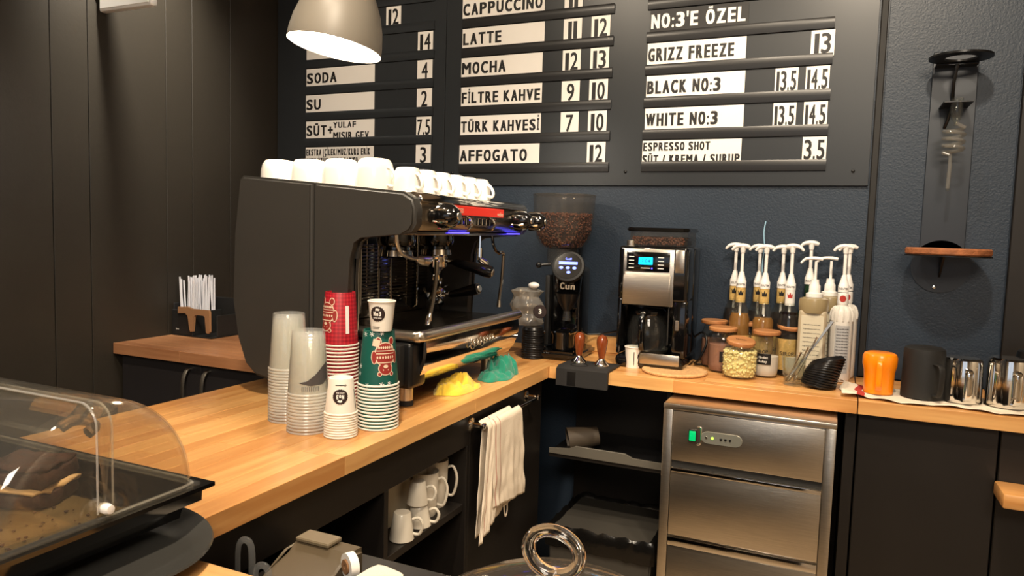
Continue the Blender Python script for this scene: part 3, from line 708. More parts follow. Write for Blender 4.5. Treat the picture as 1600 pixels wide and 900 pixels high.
# clear stacks, with a dark print showing through
def clear_deco(o, body):
    L = o.location
    bb = BM(); ell2(bb, 0, .055, .024, .024, seg=30); wrap(bb, .0455, .036, .131, ang_to(L.x, L.y)+.9, .0002); bb2 = dobj('print', bb, mat('faded_print', (70, 66, 66), .5), o)
def clear_deco_b(o, body):
    L = o.location; a = ang_to(L.x, L.y)
    bb = BM(); poly2(bb, [(-.036, .030), (-.018, .034), (0, .047), (.018, .064), (.036, .074), (.036, .036), (.02, .026), (-.01, .024)]); wrap(bb, .0455, .036, .142, a+.35, .0002); dobj('print', bb, MATS['faded_print'], o)
    bb = BM()
    for k in range(10): box(bb, -.018+k*.004, -.0165+k*.004, -.0001, 0, .012, .022)
    wrap(bb, .0455, .036, .142, a+.1, .0002); dobj('volume_marks', bb, MATS['faded_print'], o)
stack('clear_cup', 'clear plastic cup in the back left upturned stack', 'clear cups in the left stack', (-1.156, 1.322, .9), 19, .0068, .0455, .036, .131, clear_cup, clear_rim, clear_deco)
stack('clear_cup', 'clear plastic cup in the front clear stack', 'clear cups in the front stack', (-1.057, 1.272, .9), 13, .0071, .0455, .036, .142, clear_cup, clear_rim, clear_deco_b)
# patterned red paper
pr_m = bpy.data.materials.new('paper_red_pattern'); pr_m.use_nodes = True; nt = pr_m.node_tree; bs = nt.nodes['Principled BSDF']; bs.inputs['Roughness'].default_value = .45
tc = nt.nodes.new('ShaderNodeTexCoord'); vo = nt.nodes.new('ShaderNodeTexVoronoi'); sx = nt.nodes.new('ShaderNodeSeparateXYZ'); at = nt.nodes.new('ShaderNodeMath'); at.operation = 'ARCTAN2'
nt.links.new(tc.outputs['Object'], sx.inputs[0]); nt.links.new(sx.outputs[1], at.inputs[0]); nt.links.new(sx.outputs[0], at.inputs[1])
mu = nt.nodes.new('ShaderNodeMath'); mu.operation = 'MULTIPLY'; mu.inputs[1].default_value = 28/(2*PI)*1.0; nt.links.new(at.outputs[0], mu.inputs[0])
mz = nt.nodes.new('ShaderNodeMath'); mz.operation = 'MULTIPLY'; mz.inputs[1].default_value = 105; nt.links.new(sx.outputs[2], mz.inputs[0])
cb = nt.nodes.new('ShaderNodeCombineXYZ'); nt.links.new(mu.outputs[0], cb.inputs[0]); nt.links.new(mz.outputs[0], cb.inputs[1])
vo.inputs['Scale'].default_value = 1; vo.inputs['Randomness'].default_value = 0; vo.distance = 'MANHATTAN'; nt.links.new(cb.outputs[0], vo.inputs['Vector'])
rp_ = nt.nodes.new('ShaderNodeValToRGB'); rp_.color_ramp.interpolation = 'CONSTANT'; rp_.color_ramp.elements[0].color = lin((196, 40, 52)); rp_.color_ramp.elements[1].color = lin((150, 18, 34)); rp_.color_ramp.elements[1].position = .52
e = rp_.color_ramp.elements.new(.3); e.color = lin((150, 18, 34)); e = rp_.color_ramp.elements.new(.4); e.color = lin((192, 36, 48))
nt.links.new(vo.outputs[0], rp_.inputs[0]); nt.links.new(rp_.outputs[0], bs.inputs['Base Color'])
def bear(o, cx, cz, s, r0, r1, h, a, flip=False):
    def put(nm, bb, m, lift):
        if flip: bmesh.ops.rotate(bb, cent=(cx, 0, cz), matrix=Matrix.Rotation(PI, 3, 'Y'), verts=bb.verts)
        return dobj(nm, wrap(bb, r0, r1, h, a, lift), m, o)
    bb = BM(); ell2(bb, cx, cz+.30*s, .22*s, .2*s); ell2(bb, cx-.18*s, cz+.46*s, .07*s, .07*s, seg=12); ell2(bb, cx+.18*s, cz+.46*s, .07*s, .07*s, seg=12)
    ell2(bb, cx, cz-.1*s, .32*s, .36*s); ell2(bb, cx-.2*s, cz-.48*s, .1*s, .13*s, seg=14); ell2(bb, cx+.2*s, cz-.48*s, .1*s, .13*s, seg=14); ell2(bb, cx+.33*s, cz-.02*s, .09*s, .2*s, seg=14); ell2(bb, cx-.33*s, cz-.02*s, .09*s, .2*s, seg=14)
    put('figure_outline', bb, fig_cream, .0004)
    bb = BM(); ell2(bb, cx, cz+.30*s, .19*s, .17*s); ell2(bb, cx-.18*s, cz+.46*s, .045*s, .045*s, seg=12); ell2(bb, cx+.18*s, cz+.46*s, .045*s, .045*s, seg=12)
    ell2(bb, cx, cz-.1*s, .29*s, .33*s); ell2(bb, cx-.2*s, cz-.48*s, .075*s, .1*s, seg=14); ell2(bb, cx+.2*s, cz-.48*s, .075*s, .1*s, seg=14); ell2(bb, cx+.33*s, cz-.02*s, .065*s, .175*s, seg=14); ell2(bb, cx-.33*s, cz-.02*s, .065*s, .175*s, seg=14)
    put('figure', bb, fig_red, .0008)
    bb = BM()
    for k, (z, n) in enumerate(((.12, 0), (-.02, 7), (-.14, 0), (-.22, 0), (-.3, 9))):
        hw = .27*s
        if n == 0: poly2(bb, [(cx-hw, cz+z*s), (cx+hw, cz+z*s), (cx+hw, cz+(z+.025)*s), (cx-hw, cz+(z+.025)*s)])
        else:
            for q in range(n):
                x = cx-hw+(q+.5)*2*hw/n; ell2(bb, x, cz+z*s, .026*s, .045*s, seg=6)
    for q in (-1, 1): ell2(bb, cx+q*.07*s, cz+.34*s, .018*s, .018*s, seg=8)
    ell2(bb, cx, cz+.24*s, .07*s, .05*s, seg=12); put('figure_pattern', bb, fig_cream, .0012)
def red_deco(o, body):
    a = ang_to(o.location.x, o.location.y)
    bb = BM(); poly2(bb, [(-.0045, .032), (.0045, .032), (.0045, .10), (-.0045, .10)]); wrap(bb, .046, .037, .132, a+.42, .0008); dobj('white_bar', bb, card_w, o)
    bear(o, 0, .074, .075, .046, .037, .132, a-.92, True)
def green_deco(o, body):
    a = ang_to(o.location.x, o.location.y)
    bear(o, .0, .066, .078, .047, .0355, .126, a+.38, True)
    for cx, cz, s in [(-.03, .118, .006), (-.012, .119, .006), (.01, .121, .005), (-.044, .045, .006), (-.046, .028, .005), (-.02, .004, .006), (.012, .006, .006), (.03, .008, .005), (-.055, .09, .005)]:
        bb = BM()
        for q in range(3):
            c, d = math.cos(q*PI/3+.3), math.sin(q*PI/3+.3)
            poly2(bb, [(cx-c*s-d*.0006, cz-d*s+c*.0006), (cx+c*s-d*.0006, cz+d*s+c*.0006), (cx+c*s+d*.0006, cz+d*s-c*.0006), (cx-c*s+d*.0006, cz-d*s-c*.0006)])
        wrap(bb, .047, .0355, .126, a-.1, .0006); dobj('snowflake', bb, ink_w, o)
    bb = BM(); box(bb, -.008, .008, -.0001, 0, -.008, .008); bmesh.ops.rotate(bb, cent=(0, 0, 0), matrix=Matrix.Rotation(.2, 3, 'Y'), verts=bb.verts); bmesh.ops.translate(bb, vec=(0, 0, .1), verts=bb.verts); wrap(bb, .047, .0355, .126, a-.15, .0008); dobj('printed_mug', bb, fig_cream, o)
def small_deco(o, body):
    b0 = badge(None, 0, .042, .0155, .0355, .0265, .078, ang_to(o.location.x, o.location.y)-.05, True)
    b0.parent = o
    bb = BM(); box(bb, -.012, .012, -.0001, 0, .066, .0675); box(bb, .008, .0095, -.0001, 0, .063, .069)
    wrap(bb, .0355, .0265, .078, ang_to(o.location.x, o.location.y), .0006); dobj('small_print', bb, ink, o)
    bb = BM(); box(bb, -.0012, .0012, -.0001, 0, .012, .055); wrap(bb, .0355, .0265, .078, ang_to(o.location.x, o.location.y)+1.15, .0006); dobj('small_print', bb, ink, o)
stack('red_paper_cup', 'red patterned paper cup in the tall back stack', 'red cups in the tall stack', (-1.111, 1.455, .9), 20, .0087, .046, .037, .132, pr_m, paper, red_deco)
stack('green_paper_cup', 'green paper cup with bear print, right hand stack', 'green cups in the right stack', (-.941, 1.376, .9), 14, .0077, .047, .0355, .126, paper_green, paper, green_deco)
stack('small_paper_cup', 'small white paper cup in the short front stack', 'small white cups in the front stack', (-.969, 1.275, .9), 10, .0056, .0355, .0265, .079, paper, paper, small_deco)
def upright_cup(label, loc, r_rim, r_base, h, bang, R, grp=None, printang=None):
    o = thing('paper_cup', label, 'cup', loc)
    b = BM(); lathe(b, [(0, .004), (r_base-.003, .004), (r_base-.002, 0), (r_base, 0), (r_rim-.001, h-.002), (r_rim-.0025, h-.002), (r_base-.003, .01), (0, .008)], *loc, seg=36); obj('cup_wall', b, paper, o)
    b = BM(); lathe(b, [(r_rim-.001+.002*math.cos(a), h-.0025+.002*math.sin(a)) for a in [2*PI*i/8 for i in range(9)]], *loc, seg=36); obj('rim', b, paper, o)
    b0 = badge(None, 0, h*.58, R, r_base, r_rim, h, bang); b0.parent = o
    bb = BM()
    if printang is None:
        box(bb, -.012, .006, -.0001, 0, h*.14, h*.16); box(bb, -.012, .004, -.0001, 0, h*.09, h*.105); a = bang-.05
    else: box(bb, -.0012, .0012, -.0001, 0, h*.15, h*.78); a = printang
    wrap(bb, r_base, r_rim, h, a, .0006); dobj('small_print', bb, ink, o)
zt = .9+13*.0077+.126+.001
upright_cup('small white paper cup standing on the green cup stack', (-.925, 1.362, zt), .031, .0235, .069, ang_to(-.925, 1.362)-.35, .0165)
upright_cup('small white paper cup on the worktop left of the cork mat', (-.613, 2.437, .9005), .0315, .0245, .074, ang_to(-.613, 2.437)+1.1, .017, printang=ang_to(-.613, 2.437)+.05)
# cloths
def heap(name, label, m, loc, blobs, rz=0):
    """folded cloth: overlapping wrinkled lobes joined in one mesh; blob = (ox, oy, rx, ry, h, seed)"""
    b = BM(); N, M2 = 72, 20
    for ox, oy, rx, ry, h, seed in blobs:
        vs = []; ph = seed*1.7; c = b.verts.new((ox, oy, h))
        for j in range(1, M2+1):
            row = []; s = j/M2
            for i in range(N):
                a = 2*PI*i/N
                rr = 1+.30*noise.noise(Vector((math.cos(a)*1.2+ph, math.sin(a)*1.2, seed)))+.05*noise.noise(Vector((math.cos(a)*5, math.sin(a)*5, seed)))
                x, y = rx*rr*s*math.cos(a), ry*rr*s*math.sin(a)
                n1 = noise.noise(Vector((x*20+ph, y*20, seed*1.3)))
                n2 = 1-abs(noise.noise(Vector((x*26+y*14+ph, y*30-x*9, seed+4))))*2.6
                n3 = 1-abs(noise.noise(Vector((x*70+y*30, y*64-x*25+ph, seed+9))))*2
                env = 1-s**5
                z = h*(env*(.50+.35*n1)+.38*env**.5*n2+.13*env**.3*n3) if s < 1 else .0004
                if s < 1: z = max(.0035*min(1, (1-s)*9+.5), z)
                row.append(b.verts.new((ox+x, oy+y, z)))
            vs.append(row)
        c.co.z = sum(v.co.z for v in vs[0])/N
        for i in range(N): b.faces.new((c, vs[0][i], vs[0][(i+1) % N]))
        for j in range(M2-1):
            for i in range(N): b.faces.new((vs[j][i], vs[j+1][i], vs[j+1][(i+1) % N], vs[j][(i+1) % N]))
        b.faces.new(vs[-1][::-1])
    o = obj(name, b, m, smooth=1.4); o.location = loc; o.rotation_euler.z = rz
    return tag(o, label, 'cloth')
heap('cleaning_cloth', 'crumpled yellow microfibre cloth in front of the machine', yellow_c, (-.965, 1.80, .9006), [(0, 0, .050, .092, .028, 3), (-.006, .030, .036, .046, .044, 5), (.004, -.035, .034, .052, .034, 11), (-.02, -.01, .026, .05, .040, 7)], -.15)
heap('cleaning_cloth', 'crumpled green microfibre cloth behind the yellow one', green_c, (-.945, 2.045, .9006), [(0, -.01, .045, .098, .028, 8), (-.005, .03, .040, .062, .066, 13), (.022, .055, .024, .034, .050, 4)], .1)

# ================================================================ STRAW BOX in the alcove
t = thing('straw_box', 'black straw and napkin box with kraft brown edges in the alcove', 'straw box', (-2.32, 2.15, .9))
def Q(name, m, x0, x1, y0, y1, z0, z1, bev=.002, seg=1): bb = BM(); box(bb, x0, x1, y0, y1, z0, z1, bev, seg); return obj(name, bb, m, t)
Q('bottom', black_matte, -2.43, -2.215, 2.09, 2.25, .901, .906)
Q('front_panel', black_matte, -2.43, -2.315, 2.09, 2.096, .906, 1.005)
Q('side_panel', black_matte, -2.43, -2.424, 2.097, 2.25, .906, 1.03)
Q('side_panel', black_matte, -2.221, -2.215, 2.12, 2.25, .906, .99)
Q('back_panel', black_matte, -2.423, -2.222, 2.244, 2.25, .906, 1.05)
Q('divider', black_matte, -2.322, -2.316, 2.097, 2.243, .906, 1.0)
b = BM()
fr = [(-2.385, .992), (-2.385, 1.018), (-2.33, 1.022), (-2.31, 1.014), (-2.218, 1.016), (-2.213, 1.005), (-2.213, .93), (-2.222, .922), (-2.234, .925), (-2.238, .985), (-2.245, .993), (-2.29, .993), (-2.297, .985), (-2.302, .925), (-2.318, .922), (-2.324, .935), (-2.33, .985), (-2.345, .997)]
prism(b, fr, 1, 2.080, 2.0895, .001, 1); obj('kraft_edge', b, kraft, t)
b = BM(); rot = Matrix.Rotation(PI/2, 4, 'Z')
merge(b, text_bm('Brew', .006, .016, .01), Matrix.Translation((-2.405, 2.0893, .925))); obj('lettering', b, ink_w, t, 0)
rnd = random.Random(2)
proto = None
for i in range(46):
    x = -2.398+.07*rnd.random(); y = 2.11+.11*rnd.random(); lx = rnd.uniform(-.012, .012); ly = rnd.uniform(-.01, .01); h = .222+rnd.uniform(-.012, .015)
    if proto is None:
        bb = BM(); lathe(bb, [(0, 0), (.0033, 0), (.0033, .205), (.0026, .205), (.0026, .19), (0, .19)], seg=8); proto = obj('straw', bb, straw_m); o = proto
    else: o = proto.copy(); COL.objects.link(o)
    o.location = (x, y, .907); o.rotation_euler = (-ly*5, lx*5, 0); o.scale.z = h/.205
    tag(o, 'thin white wrapped drinking straw in the bundle in the alcove box', 'straw', 'drinking straws in the alcove box')

# ================================================================ LID TOWER by the grinder, with bag of lids
def lid_bm(r, mm=0):
    bb = BM(); lathe(bb, [(r*.98, 0), (r, .001), (r, .005), (r*.96, .0065), (r*.90, .0135), (r*.86, .0155), (r*.82, .0145), (0, .0145)], seg=30); return bb
lx, ly = -.985, 2.42
p0 = None
for i in range(13):
    if p0 is None: p0 = obj('cup_lid', lid_bm(.042), black_pl); o = p0
    else: o = p0.copy(); COL.objects.link(o)
    o.location = (lx+.001*math.sin(i*2.), ly, .9005+i*.0082); o.scale = (1-.004*i, 1-.004*i, 1)
    tag(o, 'black plastic cup lid in the tower beside the grinder, '+(ORD[12-i]+' from the top' if i < 12 else 'topmost'), 'lid', 'black lids in the tower beside the grinder')
t = thing('clear_bag', 'crumpled clear plastic bag of cup lids behind the machine tray', 'bag', (-1.04, 2.47, 1.014))
b = BM(); N = 40; rows = []
for j in range(14):
    z = 1.0145+j*.0105; rr = .054*(1+.12*math.sin(j*1.1)) if j < 13 else .03
    row = []
    for i in range(N):
        a = 2*PI*i/N; k = 1+.16*noise.noise(Vector((math.cos(a)*2, math.sin(a)*2, j*.45)))+.05*math.sin(9*a+j)
        row.append(b.verts.new((-1.035+rr*k*math.cos(a)*1.05, 2.47+rr*k*math.sin(a)*.85, z)))
    rows.append(row)
for r_, s_ in zip(rows, rows[1:]):
    for i in range(N): b.faces.new((r_[i], r_[(i+1) % N], s_[(i+1) % N], s_[i]))
b.faces.new(rows[0]); b.faces.new(rows[-1][::-1]); obj('film', b, film, t)
for k in range(4):
    b = BM(); lathe(b, [(.040, 0), (.041, .004), (.037, .012), (0, .012)], -1.035, 2.47, 1.03+k*.026, seg=24, M=None); obj('clear_lid', b, film, t)
b = BM(); ball(b, (-1.0, 2.45, 1.163), .017, (1.3, 1, .7)); obj('crumpled_tissue', b, white_pl, t)
# black No3 cup lid sticker disc
b = BM(); lathe(b, [(0, 0), (.024, 0), (.0245, .002), (.023, .004), (0, .004)], seg=28, M=Matrix.Translation((-.955, 2.405, 1.073)) @ Matrix.Rotation(.39, 4, 'Z') @ Matrix.Rotation(PI/2, 4, 'X')); s_ = obj('sticker', b, badge_m, t)
b = BM(); merge(b, text_bm('3', .018, .011, .03), Matrix.Translation((-.955, 2.405, 1.073)) @ Matrix.Rotation(.39, 4, 'Z') @ Matrix.Translation((-.005, -.0047, -.008))); obj('lettering', b, ink_w, s_, 0)

# ================================================================ COFFEE GRINDER
gx, gy = -.905, 2.53
t = thing('coffee_grinder', 'tall black coffee grinder with big clear hopper full of beans', 'grinder', (gx, gy, .9))
b = BM(); bp = [(-.083, -.12), (.083, -.12), (.09, -.06), (.085, .12), (-.085, .12), (-.09, -.06)]
prism(b, [(gx+p[0], gy+p[1]) for p in bp], 2, .9008, .932, .01, 3); obj('base', b, black_gl, t)
b = BM(); box(b, gx-.062, gx+.062, gy+.0, gy+.115, .932, 1.235, .02, 4); obj('body', b, black_gl, t)
b = BM(); box(b, gx-.075, gx-.055, gy-.02, gy+.05, .935, 1.20, .006, 2); obj('side_rail', b, black_matte, t)
b = BM(); lathe(b, [(0, 0), (.045, .0), (.05, .01), (.052, .035), (.055, .07), (.06, .10), (.05, .115), (0, .118)], gx+.012, gy-.015, 1.135, seg=32); obj('grinding_head', b, black_gl, t)
# tilted round display
Md = Matrix.Translation((gx+.03, gy-.062, 1.238)) @ Matrix.Rotation(.18, 4, 'Z') @ Matrix.Rotation(1.15, 4, 'X')
b = BM(); lathe(b, [(0, -.03), (.055, -.03), (.060, -.005), (.058, .003), (.05, .006), (0, .006)], seg=40, M=Md); dh = obj('display_head', b, black_matte, t)
b = BM(); lathe(b, [(0, .0065), (.050, .0065), (.050, .0075), (0, .0078)], seg=40, M=Md); obj('display_glass', b, black_gl, dh)
def on_display(bb, x, y, dz=.0082): return Md @ Matrix.Translation((x, y, dz)) @ Matrix.Rotation(-PI/2, 4, 'X')
b = BM(); tb = text_bm('Cunill', .008, .022, .01); merge(b, tb, Md @ Matrix.Translation((-.011, .022, .0082)) @ Matrix.Rotation(-PI/2, 4, 'X')); obj('lettering', b, blue_screen, dh, 0)
b = BM(); tb = BM(); box(tb, -.034, .034, -.0003, 0, 0, .011); merge(b, tb, Md @ Matrix.Translation((0, .004, .0082)) @ Matrix.Rotation(-PI/2, 4, 'X')); obj('display_bar', b, blue_screen, dh, 0)
for x, y in ((-.024, -.009), (0, -.009), (.024, -.009), (.004, -.026)):
    b = BM(); tb = BM(); ell2(tb, 0, 0, .0075, .0055, seg=16); merge(b, tb, Md @ Matrix.Translation((x, y, .0082)) @ Matrix.Rotation(-PI/2, 4, 'X')); obj('touch_button', b, blue_screen, dh, 0)
b = BM(); tb = text_bm('Cun', .024, .055, .04); r_ = bmesh.ops.extrude_face_region(tb, geom=list(tb.faces)); bmesh.ops.translate(tb, vec=(0, -.003, 0), verts=[v for v in r_['geom'] if isinstance(v, bmesh.types.BMVert)])
merge(b, tb, Matrix.Translation((gx+.005, gy-.0725, 1.155)) @ Matrix.Rotation(.2, 4, 'Z')); obj('chrome_emblem', b, chrome, t, 0)
b = BM(); lathe(b, [(.045, 1.14), (.035, 1.11), (.012, 1.075), (.010, 1.06)], gx+.028, gy-.055, 0, seg=20); box(b, gx+.01, gx+.05, gy-.04, gy+.0, 1.08, 1.15, .004, 1); obj('dosing_chute', b, black_pl, t)
b = BM(); tube(b, [(gx+.028, gy-.055, 1.075), (gx+.028, gy-.055, 1.04)], [.013, .016], 12); obj('spout', b, smoke_clear, t)
for s in (-1, 1):
    b = BM(); tube(b, [(gx+.028+s*.005, gy, 1.0), (gx+.028+s*.032, gy-.03, 1.002), (gx+.028+s*.034, gy-.07, 1.0), (gx+.028+s*.028, gy-.095, .998)], .004, 8, smooth=4); obj('holder_fork', b, chrome, t)
b = BM(); lathe(b, [(0, 0), (.04, 0), (.042, .006), (.04, .05), (.045, .06), (.046, .065), (.02, .07), (0, .07)], gx+.02, gy-.06, .934, seg=28); obj('grounds_tray', b, black_gl, t)
b = BM(); tube(b, [(gx-.04, gy-.08, .938), (gx-.068, gy-.095, .95), (gx-.07, gy-.095, .98), (gx-.045, gy-.08, .995)], .006, 8, smooth=5); obj('handle_loop', b, black_gl, t)
b = BM(); tube(b, [(gx-.055, gy-.02, 1.24), (gx-.085, gy-.04, 1.238)], .006, 8); ball(b, (gx-.092, gy-.045, 1.237), .012); obj('adjust_knob', b, black_pl, t)
hx, hy = gx-.018, gy+.005
b = BM(); lathe(b, [(.056, 1.235), (.058, 1.298), (.045, 1.302)], hx, hy, 0, seg=32); obj('hopper_collar', b, smoke_clear, t)
b = BM(); lathe(b, [(.045, 1.30), (.065, 1.302), (.085, 1.315), (.1, 1.34), (.108, 1.38), (.113, 1.44), (.115, 1.492), (.116, 1.498)], hx, hy, 0, seg=48); obj('hopper', b, smoke_clear, t)
b = BM(); lathe(b, [(0, 1.501), (.110, 1.501), (.117, 1.499), (.117, 1.495), (.112, 1.4955), (0, 1.497)], hx, hy, 0, seg=48); obj('hopper_lid', b, smoke_clear, t)
def bean_fill(name, parent, m, cx, cy, rfun, z0, z1, n, s, seed, bean=True):
    rnd = random.Random(seed); bb = BM(); tpl = BM(); bmesh.ops.create_icosphere(tpl, subdivisions=1, radius=1)
    tv = [v.co.copy() for v in tpl.verts]; tf = [[v.index for v in f.verts] for f in tpl.faces]; tpl.free()
    for k in range(n):
        q = rnd.random()
        if q < .8: z = rnd.uniform(z0, z1); a = rnd.uniform(0, 2*PI); r = rfun(z)-s*1.0-rnd.random()*s*1.2
        else: z = z1+rnd.uniform(-.5, .6)*s; a = rnd.uniform(0, 2*PI); r = (rfun(z1)-s)*math.sqrt(rnd.random())
        c = Vector((cx+r*math.cos(a), cy+r*math.sin(a), z)); R_ = Matrix.Rotation(rnd.uniform(0, 6), 3, 'X') @ Matrix.Rotation(rnd.uniform(0, 6), 3, 'Z') @ Matrix.Rotation(rnd.uniform(0, 6), 3, 'Y')
        sc = (s, s*.72, s*.5) if bean else (s, s, s*.9)
        vs = [bb.verts.new(c+R_ @ Vector((v.x*sc[0], v.y*sc[1], v.z*sc[2]))) for v in tv]
        for f in tf: bb.faces.new([vs[i] for i in f])
    o = obj(name, bb, m, parent, 1.2); o['kind'] = 'stuff'; return o
def hop(z): return .06+(.047 if z > 1.37 else .047*max(0, (z-1.302)/.068)**.55)+max(0, z-1.38)*.06
bean_fill('coffee_beans', t, bean_m, hx, hy, hop, 1.306, 1.425, 1500, .0062, 5)
b = BM(); lathe(b, [(0, 1.304), (hop(1.306)-.010, 1.306)]+[(hop(z)-.010, z) for z in (1.32, 1.34, 1.37, 1.40, 1.422)]+[(0, 1.422)], hx, hy, 0, seg=36); obj('bean_bed', b, mat('bean_dark', (40, 22, 14), .7), t)

# backsplash lip between grinder and coffee maker
b = BM(); box(b, -.868, -.72, 2.675, 2.712, .9005, .962, .002, 1); tag(obj('timber_block', b, wood_x, loc=(-.79, 2.69, .9), smooth=0), 'short beech upstand against the wall left of the coffee maker', 'timber')
b = BM(); tube(b, [(-.86, 2.64, .97), (-.80, 2.665, .975), (-.74, 2.66, .99), (-.70, 2.63, 1.0)], .0035, 8, smooth=5); tube(b, [(-.86, 2.64, .97), (-.865, 2.66, .93), (-.86, 2.66, .905)], .0035, 8, smooth=4)
tag(obj('power_cord', b, black_pl, loc=(-.78, 2.65, .9)), 'thin black cable running behind the coffee maker', 'cord')

# ================================================================ FILTER COFFEE MAKER
bx, by = -.562, 2.55
t = thing('coffee_maker', 'black and steel filter coffee maker with cyan display and glass jug', 'coffee maker', (bx, by, .9))
x0, x1 = bx-.116, bx+.122
b = BM(); box(b, x0, x1, by-.13, by+.125, .9008, .945, .018, 3); obj('base', b, black_gl, t)
b = BM(); tube(b, [(x0+.085, by-.131, .938), (x1-.03, by-.131, .938)], .001, 4); box(b, x0+.09, x1-.012, by-.1335, by-.129, .92, .958, .004, 2); obj('base_trim', b, steel, t)
b = BM(); box(b, x0, x1, by+.0, by+.12, .945, 1.322, .012, 3); obj('rear_body', b, black_gl, t)
b = BM(); box(b, x0, x0+.016, by-.115, by+.0, .945, 1.14, .006, 2); obj('side_cheek', b, black_gl, t)
b = BM(); box(b, x1-.045, x1, by-.115, by+.0, .945, 1.14, .006, 2); obj('side_cheek', b, black_gl, t)
b = BM(); box(b, x0, x1, by-.12, by+.0, 1.135, 1.322, .012, 3); obj('upper_body', b, black_gl, t)
b = BM(); box(b, x0+.018, x1-.045, by-.1235, by-.118, 1.12, 1.312, .003, 2); obj('front_steel', b, steel, t)
b = BM(); box(b, x1-.043, x1-.012, by-.1225, by-.118, 1.235, 1.312, .003, 2); obj('front_steel', b, steel, t)
b = BM(); box(b, x0+.03, x1-.060, by-.1255, by-.1225, 1.236, 1.302, .003, 2); cpn = obj('control_panel', b, black_gl, t)
b = BM(); box(b, x0+.072, x0+.120, by-.1268, by-.1252, 1.259, 1.284, .001, 1); obj('display', b, screen, cpn)
b = BM(); merge(b, text_bm('7:04', .012, .03, .01), Matrix.Translation((x0+.081, by-.1272, 1.266))); obj('lettering', b, ink, t, 0)
for k in range(4):
    for xx, wd in ((x0+.038, .018), (x0+.138, .02)):
        b = BM(); box(b, xx, xx+wd, by-.1262, by-.1253, 1.246+k*.0125, 1.2485+k*.0125); obj('button_print', b, ink_w, cpn, 0)
b = BM(); box(b, x0+.08, x0+.112, by-.1262, by-.1253, 1.246, 1.2482); obj('button_print', b, ink_w, cpn, 0)
b = BM(); ball(b, (x0+.118, by-.1262, 1.247), .0028); obj('blue_light', b, blue_led, cpn)
b = BM(); merge(b, text_bm('SINBO', .005, .026, .01), Matrix.Translation((x0+.078, by-.1242, 1.195))); obj('lettering', b, ink, t, 0)
b = BM(); prism(b, [(by-.1245, 1.232), (by-.133, 1.205), (by-.134, 1.165), (by-.126, 1.122), (by-.118, 1.122), (by-.118, 1.232)], 0, x0+.022, x1-.053, .004, 2); obj('filter_door', b, steel, t)
b = BM(); lathe(b, [(0, 0), (.016, 0), (.016, .016), (.014, .018), (0, .018)], x0+.035, by-.09, 1.3225, seg=20); obj('dial', b, steel, t)
b = BM(); box(b, x1-.06, x1-.056, by-.118, by-.1165, .99, 1.23, 0); obj('water_gauge', b, smoke_clear, t, 0)
b = BM(); box(b, x1-.035, x1-.022, by-.121, by-.1165, 1.04, 1.075, .002, 1); obj('lever', b, steel, t)
# bean hopper on top
ho = [(x0+.03, by-.09), (x0+.05, by-.105), (x1-.03, by-.105), (x1-.012, by-.085), (x1-.012, by+.07), (x1-.03, by+.085), (x0+.05, by+.085), (x0+.03, by+.07)]
b = BM(); A = [b.verts.new((p[0], p[1], 1.323)) for p in ho]; B = [b.verts.new((p[0], p[1], 1.372)) for p in ho]
for k in range(8): b.faces.new((A[k], A[(k+1) % 8], B[(k+1) % 8], B[k]))
obj('bean_hopper', b, smoke_clear, t)
lidp = [(x0+.018, by-.09), (x0+.04, by-.112), (x1-.022, by-.112), (x1-.004, by-.09), (x1-.004, by+.08), (x1-.022, by+.095), (x0+.04, by+.095), (x0+.018, by+.08)]
b = BM(); prism(b, lidp, 2, 1.372, 1.385, .004, 2); obj('hopper_lid', b, black_gl, t)
b = BM(); box(b, x0+.045, x1-.025, by-.09, by+.07, 1.3235, 1.346, .005, 1); obj('bean_bed', b, MATS['bean_dark'], t)
rnd = random.Random(3); b = BM()
for k in range(330):
    q = rnd.random(); xx = rnd.uniform(x0+.042, x1-.022)
    if q < .6: yy = by-.098+rnd.uniform(0, .006)
    else: yy = rnd.uniform(by-.095, by+.07)
    zz = rnd.uniform(1.328, 1.352) if q < .6 else 1.350
    ball(b, (xx, yy, zz), .0058, (1, .7, .5), 1, rot=Matrix.Rotation(rnd.uniform(0, 6), 4, 'Y') @ Matrix.Rotation(rnd.uniform(0, 6), 4, 'X'))
o = obj('coffee_beans', b, bean_m, t, 1.2); o['kind'] = 'stuff'
# glass jug
cxj, cyj = bx-.018, by-.055
j = thing('glass_jug', 'empty glass jug with black handle inside the filter coffee maker', 'jug', (cxj, cyj, .9455))
b = BM(); lathe(b, [(0, .002), (.055, .002), (.066, .012), (.072, .05), (.070, .09), (.060, .12), (.056, .135), (.057, .145)], cxj, cyj, .9465, seg=40); obj('bowl', b, clear_glass, j)
b = BM(); lathe(b, [(.0575, .137), (.059, .140), (.059, .15), (.05, .158), (0, .16)], cxj, cyj, .9465, seg=40); obj('lid', b, black_gl, j)
b = BM(); lathe(b, [(.0665, .008), (.068, .008), (.0725, .018), (.071, .018)], cxj, cyj, .9465, seg=40); obj('base_band', b, steel, j)
b = BM(); tube(b, [(cxj+.0, cyj-.058, 1.095), (cxj, cyj-.085, 1.09), (cxj, cyj-.10, 1.06), (cxj, cyj-.10, 1.0), (cxj, cyj-.085, .972)], .011, 10, smooth=4, flat=.8); obj('handle', b, black_gl, j)
# cable on its right
b = BM(); tube(b, [(x1-.01, by+.09, .99), (x1+.03, by+.06, 1.02), (x1+.05, by+.03, .99), (x1+.03, by+.02, .93), (x1+.01, by+.05, .906), (x1+.05, by+.07, .906), (x1+.07, by+.10, .92)], .004, 8, smooth=6)
tag(obj('power_cord', b, black_pl, loc=(x1+.03, by+.05, .9)), 'looped black cable at the right of the coffee maker', 'cord')

